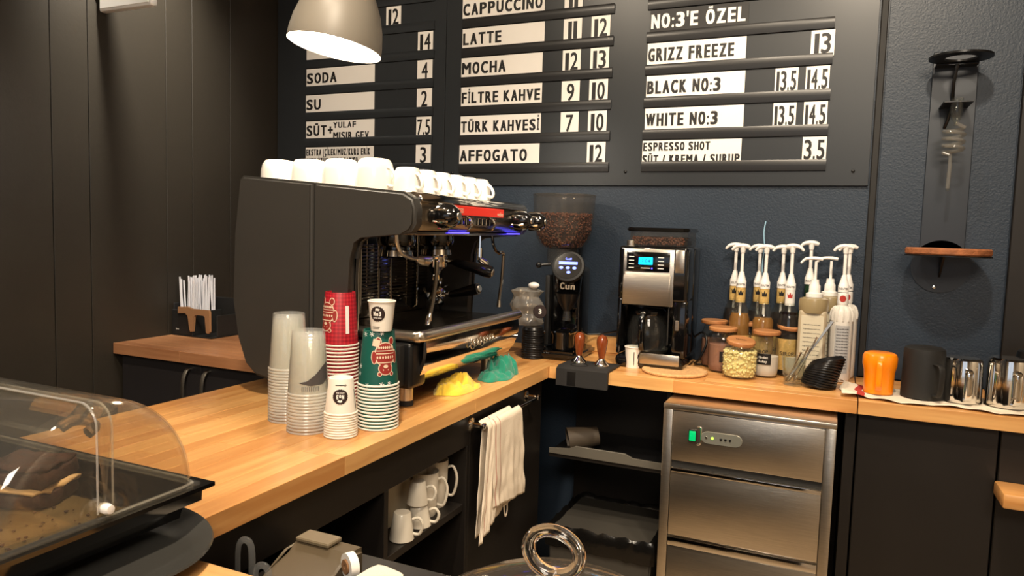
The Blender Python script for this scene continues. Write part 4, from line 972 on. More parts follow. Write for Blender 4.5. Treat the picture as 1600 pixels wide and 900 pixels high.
# ================================================================ TAMPING MAT, TAMPERS, CORK MAT
t = thing('tamping_mat', 'black rubber tamping mat folded over the worktop edge', 'mat', (-.73, 2.36, .9))
b = BM(); prism(b, [(2.268, .845), (2.283, .845), (2.283, .9012), (2.42, .9012), (2.42, .909), (2.29, .911), (2.268, .903)], 0, -.835, -.655, .001, 1); obj('pad', b, rubber, t, .5)
b = BM(); lathe(b, [(.030, 0), (.030, .001), (.028, .0015), (.028, 0)], -.77, 2.32, .9105, seg=24); obj('ring_mark', b, black_pl, t)
b = BM(); box(b, -.795, -.765, 2.2665, 2.2682, .848, .895, .0004, 1); obj('edge_notch', b, black_pl, t, 0)
def tamper(x, y, lab, rz=0):
    L = (x, y, .9112)
    o = thing('tamper', lab, 'tamper', L, 'tampers on the rubber mat')
    b = BM(); lathe(b, [(0, 0), (.026, 0), (.0262, .004), (.024, .008), (.012, .020), (.0095, .026), (0, .028)], *L, seg=30); obj('steel_foot', b, chrome, o)
    b = BM(); lathe(b, [(0, .024), (.0095, .024), (.0115, .032), (.0165, .060), (.019, .078), (.0185, .090), (.0135, .101), (.005, .106), (0, .1065)], *L, seg=28); obj('handle', b, walnut, o)
tamper(-.787, 2.365, 'varnished wooden tamper nearer the grinder'); tamper(-.700, 2.345, 'varnished wooden tamper nearer the coffee maker')
b = BM(); lathe(b, [(0, .001), (.105, .001), (.108, .004), (.108, .008), (.104, .011), (.085, .011), (.082, .0095), (0, .0095)], -.468, 2.425, .9, seg=48); tag(obj('cork_mat', b, cork, loc=(-.468, 2.425, .9)), 'round cork mat lying in front of the coffee maker', 'mat')

# ================================================================ JARS
def jar(lab, x, y, r, h, fillh, fill, lidr, label=None, lid_tilt=0, rz=0, beans=False, square=.0):
    L = (x, y, .9008); o = thing('storage_jar', lab, 'jar', L, 'glass jars with bamboo lids'); o.rotation_euler.z = 0
    hb = h-.022
    prof = [(0, .003), (r*.86, .003), (r*.96, .010), (r, .03), (r, hb*.72), (r*.93, hb*.88), (r*.78, hb), (r*.80, hb+.004)]
    if fill is not None:
        q_ = .86 if beans else 1
        b = BM(); lathe(b, [(0, .006), (r*.84*q_, .006), (r*.93*q_, .013), (r*.965*q_, .03), (r*.965*q_, min(fillh, hb*.72)), (0, fillh+.004*q_)], *L, seg=32)
        obj('contents', b, fill, o)
        if beans: bean_fill('white_chips', o, choc, x, y, lambda z: r*.985 if z-.9 > .02 else r*.9, .91, .9+fillh, 520, .0052, 9, False)
    b = BM(); lathe(b, prof, *L, seg=40); obj('glass_body', b, clear_glass, o)
    M = Matrix.Translation((x, y, L[2]+hb+.004)) @ Matrix.Rotation(lid_tilt, 4, 'X') @ Matrix.Rotation(lid_tilt*.6, 4, 'Y')
    b = BM(); lathe(b, [(0, 0), (r*.74, 0), (r*.74, .004), (lidr, .004), (lidr+.001, .007), (lidr+.001, .014), (lidr-.002, .0165), (0, .0165)], seg=40, M=M); l = obj('lid', b, wood_lid, o)
    if label:
        a = ang_to(x, y)+label[3]
        bb = BM(); box(bb, -.024, .024, -.0002, 0, label[2], label[2]+.036, 0); wrap(bb, r, r, 1, a, .0006); lb = dobj('label', bb, ink, o)
        tb = BM(); merge(tb, text_bm(label[0], .008, .028, .005, x=-.014, z=label[2]+.020)); merge(tb, text_bm(label[1], .008, .026, .005, x=-.014, z=label[2]+.007)); wrap(tb, r, r, 1, a, .0012); dobj('lettering', tb, ink_w, o)
    if lid_tilt:
        tb = BM(); merge(tb, text_bm('Tarcin', .012, .035, .012), M @ Matrix.Translation((-.018, -.006, .0168)) @ Matrix.Rotation(-PI/2, 4, 'X')); obj('lid_print', tb, ink, o, 0)
    return o
jar('glass jar of pale cocoa with bamboo lid at the back left of the jars', -.372, 2.62, .042, .168, .10, cocoa, .045)
jar('glass jar of pinkish cocoa with black label, left front of the jars', -.330, 2.535, .046, .155, .095, cocoa, .047, ('Cafe', 'Toz', .038, .35))
jar('glass jar with bamboo lid behind the middle of the jar group', -.255, 2.635, .044, .170, .04, cocoa, .046)
jar('squat jar of white chocolate chips with tilted bamboo lid', -.262, 2.455, .056, .128, .088, choc, .045, lid_tilt=.16, beans=True)
jar('jar of white powder with handwritten black label', -.188, 2.525, .042, .156, .07, sugar, .044, ('Hindist', 'Kolay', .045, -.15))
jar('glass jar of white powder with tilted dark bamboo lid, right of the jars', -.118, 2.60, .042, .172, .065, sugar, .043, lid_tilt=.12)
# ================================================================ SYRUP BOTTLES
def pump(o, x, y, z, rz, hh=.15, tilt=0):
    """white syrup pump: screw collar, stem and long sideways head; z = top of bottle neck"""
    def R(bb, nm): bmesh.ops.transform(bb, matrix=Matrix.Translation((x, y, z)) @ Matrix.Rotation(rz, 4, 'Z'), verts=bb.verts); return obj(nm, bb, white_pl, o)
    b = BM(); lathe(b, [(.0, -.014), (.0165, -.014), (.0165, .008), (.0145, .011), (.012, .022), (.010, .028), (.0075, .040), (0, .040)], seg=24); R(b, 'pump_collar')
    b = BM(); tube(b, [(0, 0, .03), (0, 0, hh-.014)], .0055, 10); R(b, 'pump_stem')
    b = BM(); tube(b, [(.022, 0, hh-.006), (.012, 0, hh-.002), (-.006, 0, hh), (-.024, 0, hh-.004), (-.036, 0, hh-.016)], [.0085, .0115, .011, .0085, .0055], 10, smooth=4, flat=.75); tube(b, [(0, 0, hh-.024), (0, 0, hh-.002)], [.0075, .0105], 12); R(b, 'pump_head')
    bb = BM(); merge(bb, text_bm('ROUTIN', .007, .026, .01, x=-.013, z=-.006)); wrap(bb, .0165, .0165, 1, ang_to(x, y), .0006); bmesh.ops.translate(bb, vec=(x, y, z), verts=bb.verts); obj('lettering', bb, MATS['faded_print'], o, 0)
def syrup(lab, x, y, liquid, rz, neck=gold_label, level=.205, hh=.15):
    L = (x, y, .9008); o = thing('syrup_bottle', lab, 'bottle', L, 'syrup bottles with white pumps')
    b = BM(); r = .036; pr = [(0, .002), (r*.94, .002), (r, .010), (r, .155), (r*.96, .185), (r*.78, .212), (r*.5, .232), (.0155, .248), (.0148, .30)]
    lathe(b, pr, *L, seg=36); obj('glass_body', b, clear_glass, o)
    b = BM(); lathe(b, [(0, .005), (r*.92, .005), (r*.955, .012), (r*.955, .15), (r*.95, .178), (r*.78, level)] + [(0, level)], *L, seg=30); obj('syrup', b, liquid, o)
    b = BM(); lathe(b, [(r+.0005, .02), (r+.0005, .125)], *L, seg=36); fl = obj('front_label', b, gold_label, o)
    bb = BM(); merge(bb, text_bm('SIROP', .012, .045, .01, x=-.0225, z=.07)); wrap(bb, r, r, 1, ang_to(x, y), .0012); dobj('label_print', bb, badge_m, o)
    b = BM(); lathe(b, [(.0158, .236), (.0162, .24), (.0156, .298), (.0148, .299)], *L, seg=28); nl = obj('neck_label', b, neck, o)
    bb = BM(); poly2(bb, [(-.007, .262), (.007, .262), (.009, .278), (.004, .271), (0, .282), (-.004, .271), (-.009, .278)]); wrap(bb, .0162, .0162, 1, ang_to(x, y), .0008); dobj('crown_print', bb, ink if neck is gold_label else red_line, o)
    b = BM(); tube(b, [(x, y, 1.1), (x, y, 1.2)], .0045, 8); obj('dip_tube', b, white_pl, o)
    pump(o, x, y, .9008+.302, rz, hh-.02)
syrup('gold labelled syrup bottle in front, leftmost pair', -.286, 2.597, syrup_y, .05, level=.20)
syrup('dark syrup bottle behind, leftmost pair', -.317, 2.673, syrup_d, .1, hh=.152, level=.21)
syrup('pale syrup bottle in front, second pair from the left', -.208, 2.597, syrup_y, .15, level=.19)
syrup('dark syrup bottle behind, second pair from the left', -.236, 2.673, syrup_d, .1)
syrup('dark syrup bottle with white neck label, third pair from the left', -.126, 2.597, syrup_d, PI-.2, neck=white_pl, level=.215, hh=.155)
syrup('syrup bottle with gold neck label behind, third pair from the left', -.158, 2.673, syrup_d, PI*.05)
# tall green bottle with rotated pump
L = (-.070, 2.668, .9008); o = thing('syrup_bottle', 'green necked syrup bottle with the tallest white pump turned left', 'bottle', L, 'syrup bottles with white pumps')
b = BM(); lathe(b, [(0, .002), (.038, .002), (.04, .01), (.04, .17), (.036, .20), (.02, .235), (.015, .25), (.0148, .315)], *L, seg=32); obj('glass_body', b, mat('green_glass', (16, 52, 30), .1, coat=.5), o); pump(o, L[0], L[1], 1.222, .1, .128)
# beige sauce bottles
def sauce(lab, x, y, rz):
    L = (x, y, .9008); o = thing('sauce_bottle', lab, 'bottle', L, 'beige sauce bottles with pumps')
    b = BM(); box(b, x-.043, x+.043, y-.035, y+.035, .9015, 1.135, .014, 4); obj('body', b, sauce_m, o)
    b = BM(); lathe(b, [(.043, .222), (.045, .23), (.046, .255), (.043, .268), (.03, .272), (0, .273)], *L, seg=36); obj('shoulder', b, mat('sauce_cap', (150, 134, 100), .25), o)
    b = BM(); lathe(b, [(0, .273), (.026, .273), (.026, .285), (.018, .288), (.017, .31), (.013, .316), (.012, .33), (0, .33)], *L, seg=20); obj('pump_collar', b, white_pl, o)
    b = BM()
    tube(b, [(x, y, 1.225), (x, y, 1.29)], .0045, 8); tube(b, [(x+.02, y, 1.297), (x, y, 1.30), (x-.03, y-.005, 1.298), (x-.046, y-.01, 1.283)], [.008, .009, .007, .004], 10, smooth=4, flat=.7); obj('pump_head', b, white_pl, o)
    b = BM(); box(b, x-.034, x+.034, y-.0362, y-.0348, .95, 1.115, .0004, 1); lbo = obj('front_label', b, mat('sauce_label', (205, 196, 172), .5), o, 0)
    b = BM()
    for k in range(9): merge(b, text_bm('ingredients and use', .0035, .05, .005, x=x-.026, z=1.085-k*.014, y=y-.0366))
    obj('label_print', b, MATS['faded_print'], o, 0)
sauce('beige square sauce bottle with white pump, in front of the glass of spoons', -.050, 2.545, 0)
sauce('beige sauce bottle partly hidden behind the first one', -.005, 2.655, .1)
def pearlb(lab, x, y, rz, front):
    L = (x, y, .9008); o = thing('pearl_bottle', lab, 'bottle', L, 'white ribbed bottles with pumps')
    b = BM(); seg = 40; prof = [(0, .001), (.033, .001), (.036, .01), (.036, .19), (.036, .215), (.033, .232), (.026, .242), (.016, .248), (.0145, .29)]; rings = []
    lathe(b, prof, *L, seg=seg)
    for v in b.verts:
        if .19 < v.co.z-.9 < .245:
            a = math.atan2(v.co.y-y, v.co.x-x); k = 1-.05*abs(math.sin(a*6)); v.co.x = x+(v.co.x-x)*k; v.co.y = y+(v.co.y-y)*k
    obj('body', b, pearl, o)
    b = BM()
    for q in range(12):
        a = q*PI/6+.1; tube(b, [(x+.0335*math.cos(a), y+.0335*math.sin(a), 1.05+.05), (x+.034*math.cos(a), y+.034*math.sin(a), 1.118), (x+.029*math.cos(a), y+.029*math.sin(a), 1.136), (x+.02*math.cos(a), y+.02*math.sin(a), 1.144)], .004, 6, smooth=2)
    obj('shoulder_ribs', b, pearl, o)['kind'] = 'stuff'
    bb = BM(); box(bb, -.022, .022, -.0002, 0, .03, .185); wrap(bb, .036, .036, 1, ang_to(x, y)+.15, .0005); dobj('back_label', bb, mat('grey_label', (172, 172, 172), .5), o)
    bb = BM()
    for k in range(14): merge(bb, text_bm('sauce use within ten days', .0045, .036, .004, x=-.018, z=.172-k*.0098))
    wrap(bb, .036, .036, 1, ang_to(x, y)+.15, .001); dobj('label_print', bb, MATS['faded_print'], o)
    b = BM(); lathe(b, [(.0165, .252), (.0175, .255), (.0168, .287), (.015, .289)], *L, seg=24); obj('neck_label', b, white_pl, o)
    bb = BM(); ell2(bb, 0, .271, .010, .011, seg=18); ell2(bb, 0, .271, .0, .0); wrap(bb, .0175, .0175, 1, ang_to(x, y), .0006); dobj('round_emblem', bb, red_line, o)
    pump(o, x, y, 1.207, rz, .135)
pearlb('white ribbed bottle with a white pump at the right end of the bottles', .036, 2.585, .15, True)
pearlb('white ribbed bottle hidden behind the rightmost one', .050, 2.668, .3, False)
# blue wire sticking up at the wall
b = BM(); tube(b, [(-.228, 2.700, 1.20), (-.229, 2.702, 1.27), (-.226, 2.704, 1.33), (-.230, 2.703, 1.38), (-.226, 2.705, 1.42)], .0022, 6, smooth=5); tube(b, [(-.228, 2.700, 1.20), (-.224, 2.703, 1.0), (-.226, 2.70, .902)], .0022, 6)
tag(obj('twisted_cord', b, mat('pale_blue_cord', (150, 190, 215), .6), loc=(-.228, 2.70, .9)), 'pale blue twisted cord rising against the wall behind the bottles', 'cord')
# ================================================================ GLASS OF SPOONS, LID STACK
L = (-.095, 2.425, .9008)
t = thing('drinking_glass', 'small faceted glass holding metal spoons', 'glass', L)
b = BM(); lathe(b, [(0, 0), (.027, 0), (.028, .004), (.028, .02), (.031, .03), (.0375, .09), (.0355, .09), (.029, .03), (.026, .012), (0, .010)], *L, seg=12); obj('tumbler', b, clear_glass, t, .3)
def spoon(lab, p0, p1, bowl=True, m=steel, wdt=.0035):
    o = thing('spoon', lab, 'spoon', p0, 'spoons in the glass'); P0, P1 = Vector(p0), Vector(p1)
    b = BM(); mid = (P0+P1)/2+Vector((0, 0, -.004)); tube(b, [P0, mid, P1], [wdt*.7, wdt*.6, wdt*1.5], 8, smooth=4, flat=.5); obj('handle', b, m, o)
    b = BM(); d = (P1-P0).normalized(); ball(b, P0, .011, (.8, .35, 1.3), 2, rot=d.to_track_quat('Z', 'Y').to_matrix().to_4x4()); obj('bowl', b, m, o)
spoon('steel spoon leaning right, steepest in the glass', (-.100, 2.425, .925), (-.055, 2.415, 1.025))
spoon('steel spoon leaning right, middle of the glass', (-.105, 2.415, .922), (-.040, 2.42, 1.038))
spoon('steel spoon with curled end leaning right over the lids', (-.088, 2.432, .922), (-.033, 2.45, 1.055))
spoon('broad grey plastic scoop leaning far right over the glass', (-.098, 2.430, .935), (.008, 2.47, 1.105), m=mat('grey_scoop', (140, 146, 156), .3), wdt=.0065)
spoon('short bright spoon low in the glass', (-.112, 2.435, .918), (-.075, 2.40, 1.01))
p0 = None
tilt = Matrix.Rotation(.42, 4, 'Y')
for i in range(13):
    if p0 is None: p0 = obj('cup_lid', lid_bm(.051), black_pl); o = p0
    else: o = p0.copy(); COL.objects.link(o)
    k = i*.0064; an = .12+.020*i
    o.location = (-.020+.0001*i+k*math.sin(an)*.9, 2.43, .9065+k*math.cos(an)); o.rotation_euler = (0, an, .2*i)
    tag(o, 'black cup lid in the leaning pile right of the spoons, '+(ORD[12-i]+' from the top' if i < 12 else 'topmost'), 'lid', 'black lids in the leaning pile')
# ================================================================ PITCHERS ON A CLOTH
b = BM(); N, K = 60, 16; G = []
for i in range(N+1):
    row = []
    for j in range(K+1):
        u, v = i/N, j/K
        x = .045+.62*u; y = 2.312+.20*v+.012*math.sin(u*17)*(1-v)
        n = noise.noise(Vector((x*16, y*22, 1))); z = .9025+.0035*abs(n)+(.016*max(0, 1-u*9)*(.5+.5*math.sin(v*9)))+(.004*max(0, 1-v*6)*abs(math.sin(u*25)))
        row.append(b.verts.new((x+.012*noise.noise(Vector((y*20, 0, 3)))*(1-u), y, z)))
    G.append(row)
for i in range(N):
    for j in range(K):
        f = b.faces.new((G[i][j], G[i+1][j], G[i+1][j+1], G[i][j+1])); f.material_index = 1 if i in (4, 5) else 0
o = obj('tea_towel', b, [linen, red_line], loc=(.35, 2.4, .9)); tag(o, 'white cloth with a red stripe spread under the upturned pitchers', 'towel')
md = o.modifiers.new('s', 'SOLIDIFY'); md.thickness = .0015; md.offset = 1
def pitcher(name, lab, x, y, prof, m, handle, hm, rz=0):
    L = (x, y, .9075); o = thing(name, lab, 'pitcher', L, 'upturned milk pitchers on the cloth')
    b = BM(); lathe(b, prof, *L, seg=44); obj('body', b, m, o)
    b = BM(); M = Matrix.Translation(L) @ Matrix.Rotation(rz, 4, 'Z')
    tube(b, [M @ Vector(p) for p in handle], .0085, 8, smooth=5, flat=.45); obj('handle', b, hm, o); return o
r = .043
pitcher('milk_pitcher', 'orange upturned milk pitcher', .146, 2.412, [(0, .122), (.036, .122), (.044, .118), (.048, .108), (.0475, .085), (.043, .068), (.041, .04), (.0405, .0), (.0385, .0), (.0385, .06), (0, .07)], orange_p, [(0, -.046, .100), (0, -.060, .096), (0, -.062, .07), (0, -.062, .03), (0, -.050, .016)], orange_p, -.05)
pitcher('milk_pitcher', 'large matt black upturned milk pitcher', .262, 2.42, [(0, .148), (.045, .148), (.053, .143), (.055, .13), (.057, .0), (.055, .0), (.052, .12), (0, .13)], black_matte, [(0, -.055, .105), (0, -.085, .10), (0, -.088, .06), (0, -.080, .02), (0, -.057, .014)], black_matte, .45)
pitcher('milk_pitcher', 'steel upturned milk pitcher next to the black one', .362, 2.42, [(0, .126), (.040, .126), (.047, .121), (.049, .11), (.051, .0), (.049, .0), (.046, .11), (0, .115)], chrome, [(0, -.049, .098), (0, -.072, .094), (0, -.074, .06), (0, -.070, .02), (0, -.05, .012)], chrome, .1)
pitcher('milk_pitcher', 'steel upturned milk pitcher at the right edge', .472, 2.42, [(0, .136), (.044, .136), (.051, .131), (.053, .12), (.055, .0), (.053, .0), (.050, .12), (0, .125)], chrome, [(0, -.053, .105), (0, -.076, .10), (0, -.078, .06), (0, -.074, .02), (0, -.054, .012)], chrome, .15)
pitcher('milk_pitcher', 'dark pitcher standing behind the right edge steel one', .56, 2.52, [(0, .15), (.044, .15), (.051, .145), (.053, .13), (.055, .0), (.053, .0), (.050, .12), (0, .125)], black_pl, [(-.053, 0, .105), (-.076, 0, .10), (-.078, 0, .06), (-.054, 0, .012)], black_pl, 0)

# ================================================================ WALL DRIP STAND
wx = .318
t = thing('drip_coffee_stand', 'wall mounted drip coffee stand with glass coil and cork shelf', 'coffee dripper', (wx, 2.70, 1.2))
yw = YB-.006
b = BM(); box(b, .255, .382, yw-.004, yw-.0005, 1.325, 1.97, .002, 1); obj('back_plate', b, mat('acrylic_plate', (38, 43, 50), .35), t)
b = BM(); lathe(b, [(0, 0), (.085, 0), (.085, .003), (0, .003)], seg=40, M=Matrix.Translation((.318, yw-.001, 1.285)) @ Matrix.Rotation(PI/2, 4, 'X')); obj('round_plate', b, MATS['acrylic_plate'], t)
b = BM(); lathe(b, [(.043, 0), (.086, 0), (.086, .006), (.043, .006), (.043, 0)], .318, 2.60, 1.924, seg=44); obj('ring_holder', b, black_pl, t)
b = BM(); prism(b, [(.26, 2.66), (.376, 2.66), (.376, yw-.004), (.26, yw-.004)], 2, 1.918, 1.924, .001, 1); tube(b, [(.318, yw-.004, 1.80), (.312, 2.67, 1.86), (.318, 2.66, 1.92)], .005, 8); obj('ring_bracket', b, black_pl, t)
b = BM(); box(b, .28, .36, 2.585, yw-.004, 1.790, 1.795, .001, 1); tube(b, [(.30, yw-.005, 1.73), (.305, 2.68, 1.75), (.31, 2.66, 1.79)], .005, 8); obj('tube_bracket', b, black_pl, t)
b = BM(); lathe(b, [(.017, 1.805), (.0165, 1.76), (.013, 1.742), (.006, 1.732), (.005, 1.72)], .318, 2.60, 0, seg=24); obj('glass_funnel', b, clear_glass, t)
b = BM(); pts = [(.318, 2.60, 1.73)]
for k in range(0, 61): a = k/60*2*PI*3.5; pts.append((.316+.027*math.cos(a), 2.60+.027*math.sin(a), 1.715-.075*k/60))
pts += [(.31, 2.60, 1.632), (.311, 2.60, 1.60), (.309, 2.60, 1.53)]
tube(b, pts, .0058, 10); obj('glass_coil', b, clear_mat('coil_glass', (225, 222, 215), .12, .03, 1.2), t)
b = BM(); ball(b, (.309, 2.60, 1.527), .006); obj('drip_tip', b, clear_glass, t)
b = BM(); lathe(b, [(0, 0), (.114, 0), (.117, .004), (.117, .017), (.113, .021), (0, .021)], .322, 2.592, 1.325, seg=48); obj('cork_shelf', b, mat('cork_shelf', (150, 92, 56), .7, bump=.8, bscale=200, var=.3, vscale=60), t)
b = BM(); lathe(b, [(0, 0), (.118, 0), (.118, .004), (0, .004)], .322, 2.592, 1.320, seg=48); obj('shelf_plate', b, black_pl, t)
b = BM(); prism(b, [(2.62, 1.3195), (yw-.004, 1.3195), (yw-.004, 1.25), (2.69, 1.26)], 0, .314, .320); obj('shelf_bracket', b, black_pl, t, 0)
b = BM(); lathe(b, [(0, 0), (.006, 0), (.005, .003), (0, .004)], seg=12, M=Matrix.Translation((.304, yw-.004, 1.217)) @ Matrix.Rotation(PI/2, 4, 'X')); obj('screw', b, chrome, t)

# ================================================================ ICE MAKER
fx0, fx1, fy = -.449, .037, 2.19
t = thing('ice_maker', 'stainless steel undercounter ice maker with green switch', 'ice maker', (-.2, 2.42, 0))
def F(name, m, *a, bev=.002, seg=2, parent=None): bb = BM(); box(bb, *a, bev, seg); return obj(name, bb, m, parent or t)
F('cabinet', steel, fx0, fx1, fy+.012, 2.655, .06, .830)
F('top_panel', steel, fx0-.001, fx1+.001, fy-.002, 2.655, .8305, .8475, bev=.003)
F('side_post', steel, fx0, fx0+.028, fy, fy+.0115, .06, .830)
F('side_post', steel, fx1-.028, fx1, fy, fy+.0115, .06, .830)
F('control_fascia', steel, fx0+.0295, fx1-.0295, fy+.003, fy+.0115, .672, .826)
F('drawer_front', steel, fx0+.0295, fx1-.0295, fy-.001, fy+.0115, .438, .650)
F('drawer_lip', chrome, fx0+.0295, fx1-.0295, fy-.006, fy-.0012, .638, .651, bev=.002)
F('shadow_gap', black_matte, fx0+.0295, fx1-.0295, fy+.009, fy+.0115, .6505, .6715, bev=0)
F('handle_strip', chrome, fx0+.0295, fx1-.0295, fy-.004, fy+.0115, .405, .432, bev=.002)
F('lower_door', steel, fx0+.0295, fx1-.0295, fy+.001, fy+.0115, .07, .403)
s_ = F('power_switch', black_pl, -.371, -.346, fy-.003, fy+.003, .738, .776)
F('rocker', green_led, -.368, -.349, fy-.0042, fy-.0031, .742, .772, bev=.0015, parent=s_)
b = BM(); ou = []
for k in range(12): a = PI/2+PI*k/11; ou.append((-.316+.018*math.cos(a), .757+.018*math.sin(a)))
for k in range(12): a = -PI/2+PI*k/11; ou.append((-.232+.018*math.cos(a), .757+.018*math.sin(a)))
prism(b, ou, 1, fy-.0005, fy+.003, .001, 1); pl = obj('indicator_plate', b, mat('pale_plate', (150, 150, 140), .3, .6), t)
for k, x in enumerate((-.318, -.300, -.275, -.262, -.249)):
    b = BM(); lathe(b, [(0, 0), (.004, 0), (.003, .002), (0, .0025)], seg=12, M=Matrix.Translation((x, fy-.0005, .757)) @ Matrix.Rotation(PI/2, 4, 'X')); obj('indicator_lamp', b, [chrome, led_y, black_pl, black_pl, black_pl][k], pl)
b = BM(); tube(b, [(-.345, fy+.002, .785), (-.335, fy+.0015, .782), (-.333, fy+.0015, .757), (-.335, fy+.0015, .733), (-.345, fy+.002, .73)], .0022, 6, smooth=4); obj('film_edge', b, chrome, t)

# ================================================================ SHELF TRAY, TIPPED CUP, BIN
t = thing('shelf_tray', 'dark grey moulded tray on the niche shelf left of the ice maker', 'tray', (-.68, 2.42, .59))
b = BM(); prism(b, [(-.872, .5885), (-.872, .606), (-.80, .612), (-.775, .625), (-.60, .625), (-.575, .612), (-.475, .612), (-.475, .5885)], 1, 2.325, 2.333, .001, 1); obj('front_rim', b, mat('tray_grey', (92, 88, 80), .4), t, .4)
b = BM(); box(b, -.872, -.475, 2.335, 2.655, .5885, .594, .001, 1); obj('base', b, black_pl, t)
b = BM(); lathe(b, [(0, 0), (.032, 0), (.045, .11), (.043, .11), (.03, .004), (0, .004)], seg=32, M=Matrix.Translation((-.73, 2.44, .640)) @ Matrix.Rotation(.5, 4, 'Z') @ Matrix.Rotation(-1.72, 4, 'Y')); tag(obj('paper_cup', b, mat('brown_cup', (70, 60, 48), .6), loc=(-.73, 2.44, .6)), 'brownish cup tipped over on the dark niche shelf', 'cup')
t = thing('waste_bin', 'dark bin with a black liner folded over its rim in the lower niche', 'bin', (-.655, 2.44, 0))
b = BM(); prism(b, [(-.82, .0), (-.50, .0), (-.478, .352), (-.84, .352)], 1, 2.26, 2.60, .006, 2); obj('body', b, mat('bin_grey', (58, 55, 50), .5), t)
b = BM(); N = 72; rows = []
def rimp(s):      # rectangle perimeter
    w_, h_ = .375, .35; P = 2*(w_+h_); d = (s % 1)*P
    if d < w_: return (-.847+d, 2.252)
    d -= w_
    if d < h_: return (-.472, 2.252+d)
    d -= h_
    if d < w_: return (-.472-d, 2.602)
    d -= w_
    return (-.847, 2.602-d)
for j, (z, inn) in enumerate([(.29, 0), (.325, -.002), (.352, 0), (.364, .008), (.355, .022), (.32, .032), (.22, .045)]):
    row = []
    for i in range(N):
        x, y = rimp(i/N); cx, cy = -.66, 2.427; k = 1-inn*5; n = noise.noise(Vector((x*40, y*40, j*.9)))
        row.append(b.verts.new((cx+(x-cx)*k*(1+.012*n), cy+(y-cy)*k*(1+.012*n), z+.012*n+(-.02*abs(math.sin(i*.55)) if j == -1 else 0))))
    rows.append(row)
for r_, q_ in zip(rows, rows[1:]):
    for i in range(N): b.faces.new((r_[i], r_[(i+1) % N], q_[(i+1) % N], q_[i]))
b.faces.new(rows[-1]); obj('bin_liner', b, bag_black, t)

# ================================================================ TOWEL RAIL AND TOWEL
t = thing('towel_rail', 'chrome towel rail fixed to the black door panel', 'towel rail', (-.89, 2.0, .81))
b = BM(); tube(b, [(-.852, 1.74, .822), (-.852, 2.165, .822)], .0055, 10); obj('bar', b, chrome, t)
for y in (1.753, 2.15):
    b = BM(); lathe(b, [(0, .0), (.020, .0), (.019, .005), (.008, .009), (.006, .035), (.009, .04), (.008, .046), (0, .047)], seg=20, M=Matrix.Translation((-.8915, y, .822)) @ Matrix.Rotation(PI/2, 4, 'Y')); obj('mount', b, chrome, t)
def sheet(name, y0t, y1t, y0b, y1b, zt, zb0, zb1, x, amp, stripes, parent, side=1, folds=4):
    b = BM(); N, K = 64, 40; G = []
    for i in range(N+1):
        u = i/N; row = []
        for j in range(K+1):
            v = j/K; zb = zb0+(zb1-zb0)*u; y = (y0t+(y1t-y0t)*u)*(1-v)+(y0b+(y1b-y0b)*u)*v
            z = zt+(zb-zt)*v; xx = x+amp*(.3+v)*math.sin(u*folds*2*PI+.6*math.sin(v*3))+.006*v*noise.noise(Vector((u*9, v*6, zt*9)))
            if v < .06: xx = x-side*(1-v/.06)**2*.012
            row.append(b.verts.new((xx, y, z)))
        G.append(row)
    for i in range(N):
        for j in range(K):
            f = b.faces.new((G[i][j], G[i+1][j], G[i+1][j+1], G[i][j+1])); f.material_index = 1 if i in stripes else 0
    o = obj(name, b, [linen, red_line], parent, 1.2); md = o.modifiers.new('s', 'SOLIDIFY'); md.thickness = .002; return o
t = thing('hand_towel', 'cream linen towel with thin red stripes hanging over the rail', 'towel', (-.85, 1.95, .82))
sheet('front_fold', 1.79, 1.99, 1.80, 2.035, .832, .575, .545, -.838, .002, (4, 13), t, folds=2)
sheet('back_fold', 1.765, 1.97, 1.735, 1.975, .832, .508, .535, -.860, .002, (17, ), t, folds=2)
sheet('side_fold', 1.762, 1.83, 1.715, 1.815, .833, .498, .53, -.839, .003, (22, ), t, folds=2)
b = BM(); tube(b, [(-.86, 1.925, .54), (-.86, 1.93, .515), (-.86, 1.94, .50), (-.86, 1.95, .515), (-.86, 1.948, .54)], .004, 6, smooth=4, flat=.4); obj('hanging_loop', b, linen, t)

# ================================================================ CUPS IN THE LOWER NICHE
t = thing('upright_cup_board', 'pale wrapped board standing behind the cups in the lower niche', 'board', (-1.1, 1.6, .6))
b = BM(); prism(b, [(1.445, .6015), (1.70, .6015), (1.70, .758), (1.64, .76), (1.55, .755), (1.47, .735), (1.445, .72)], 0, -.995, -.985, .002, 1)
obj('board', b, mat('niche_wrap', (186, 174, 150), .3, bump=1, bscale=20), t)
b = BM()
for k in range(5): ball(b, (-.983, 1.462, .70-.018*k), .005, (.5, 1, .9), 1)
obj('shiny_dimple', b, chrome, t)['kind'] = 'stuff'
def ncup(lab, x, y, z, r, h, up=False, rz=0):
    o = thing('espresso_cup', lab, 'cup', (x, y, z), 'cups in the lower niche'); L = (x, y, z)
    pr = [(0, h), (r*.62, h), (r*.70, h-.003), (r*.9, h*.35), (r, .002), (r*.95, 0), (r*.9, .004), (r*.62, h-.008), (0, h-.008)] if not up else [(0, .0), (r*.78, 0), (r*.86, .01), (r*.97, h*.6), (r, h), (r*.94, h), (r*.9, h*.6), (r*.7, .008), (0, .008)]
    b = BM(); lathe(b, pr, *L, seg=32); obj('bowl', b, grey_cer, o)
    b = BM(); M = Matrix.Translation(L) @ Matrix.Rotation(rz, 4, 'Z'); q = (.22, .55, .8) if not up else (.25, .6, .85)
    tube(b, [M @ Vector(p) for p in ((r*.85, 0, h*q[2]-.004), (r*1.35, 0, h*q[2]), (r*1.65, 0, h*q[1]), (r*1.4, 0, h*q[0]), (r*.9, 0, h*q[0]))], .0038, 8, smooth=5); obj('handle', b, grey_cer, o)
ncup('small upturned espresso cup nearest in the lower niche', -.925, 1.462, .6008, .031, .068, rz=.35)
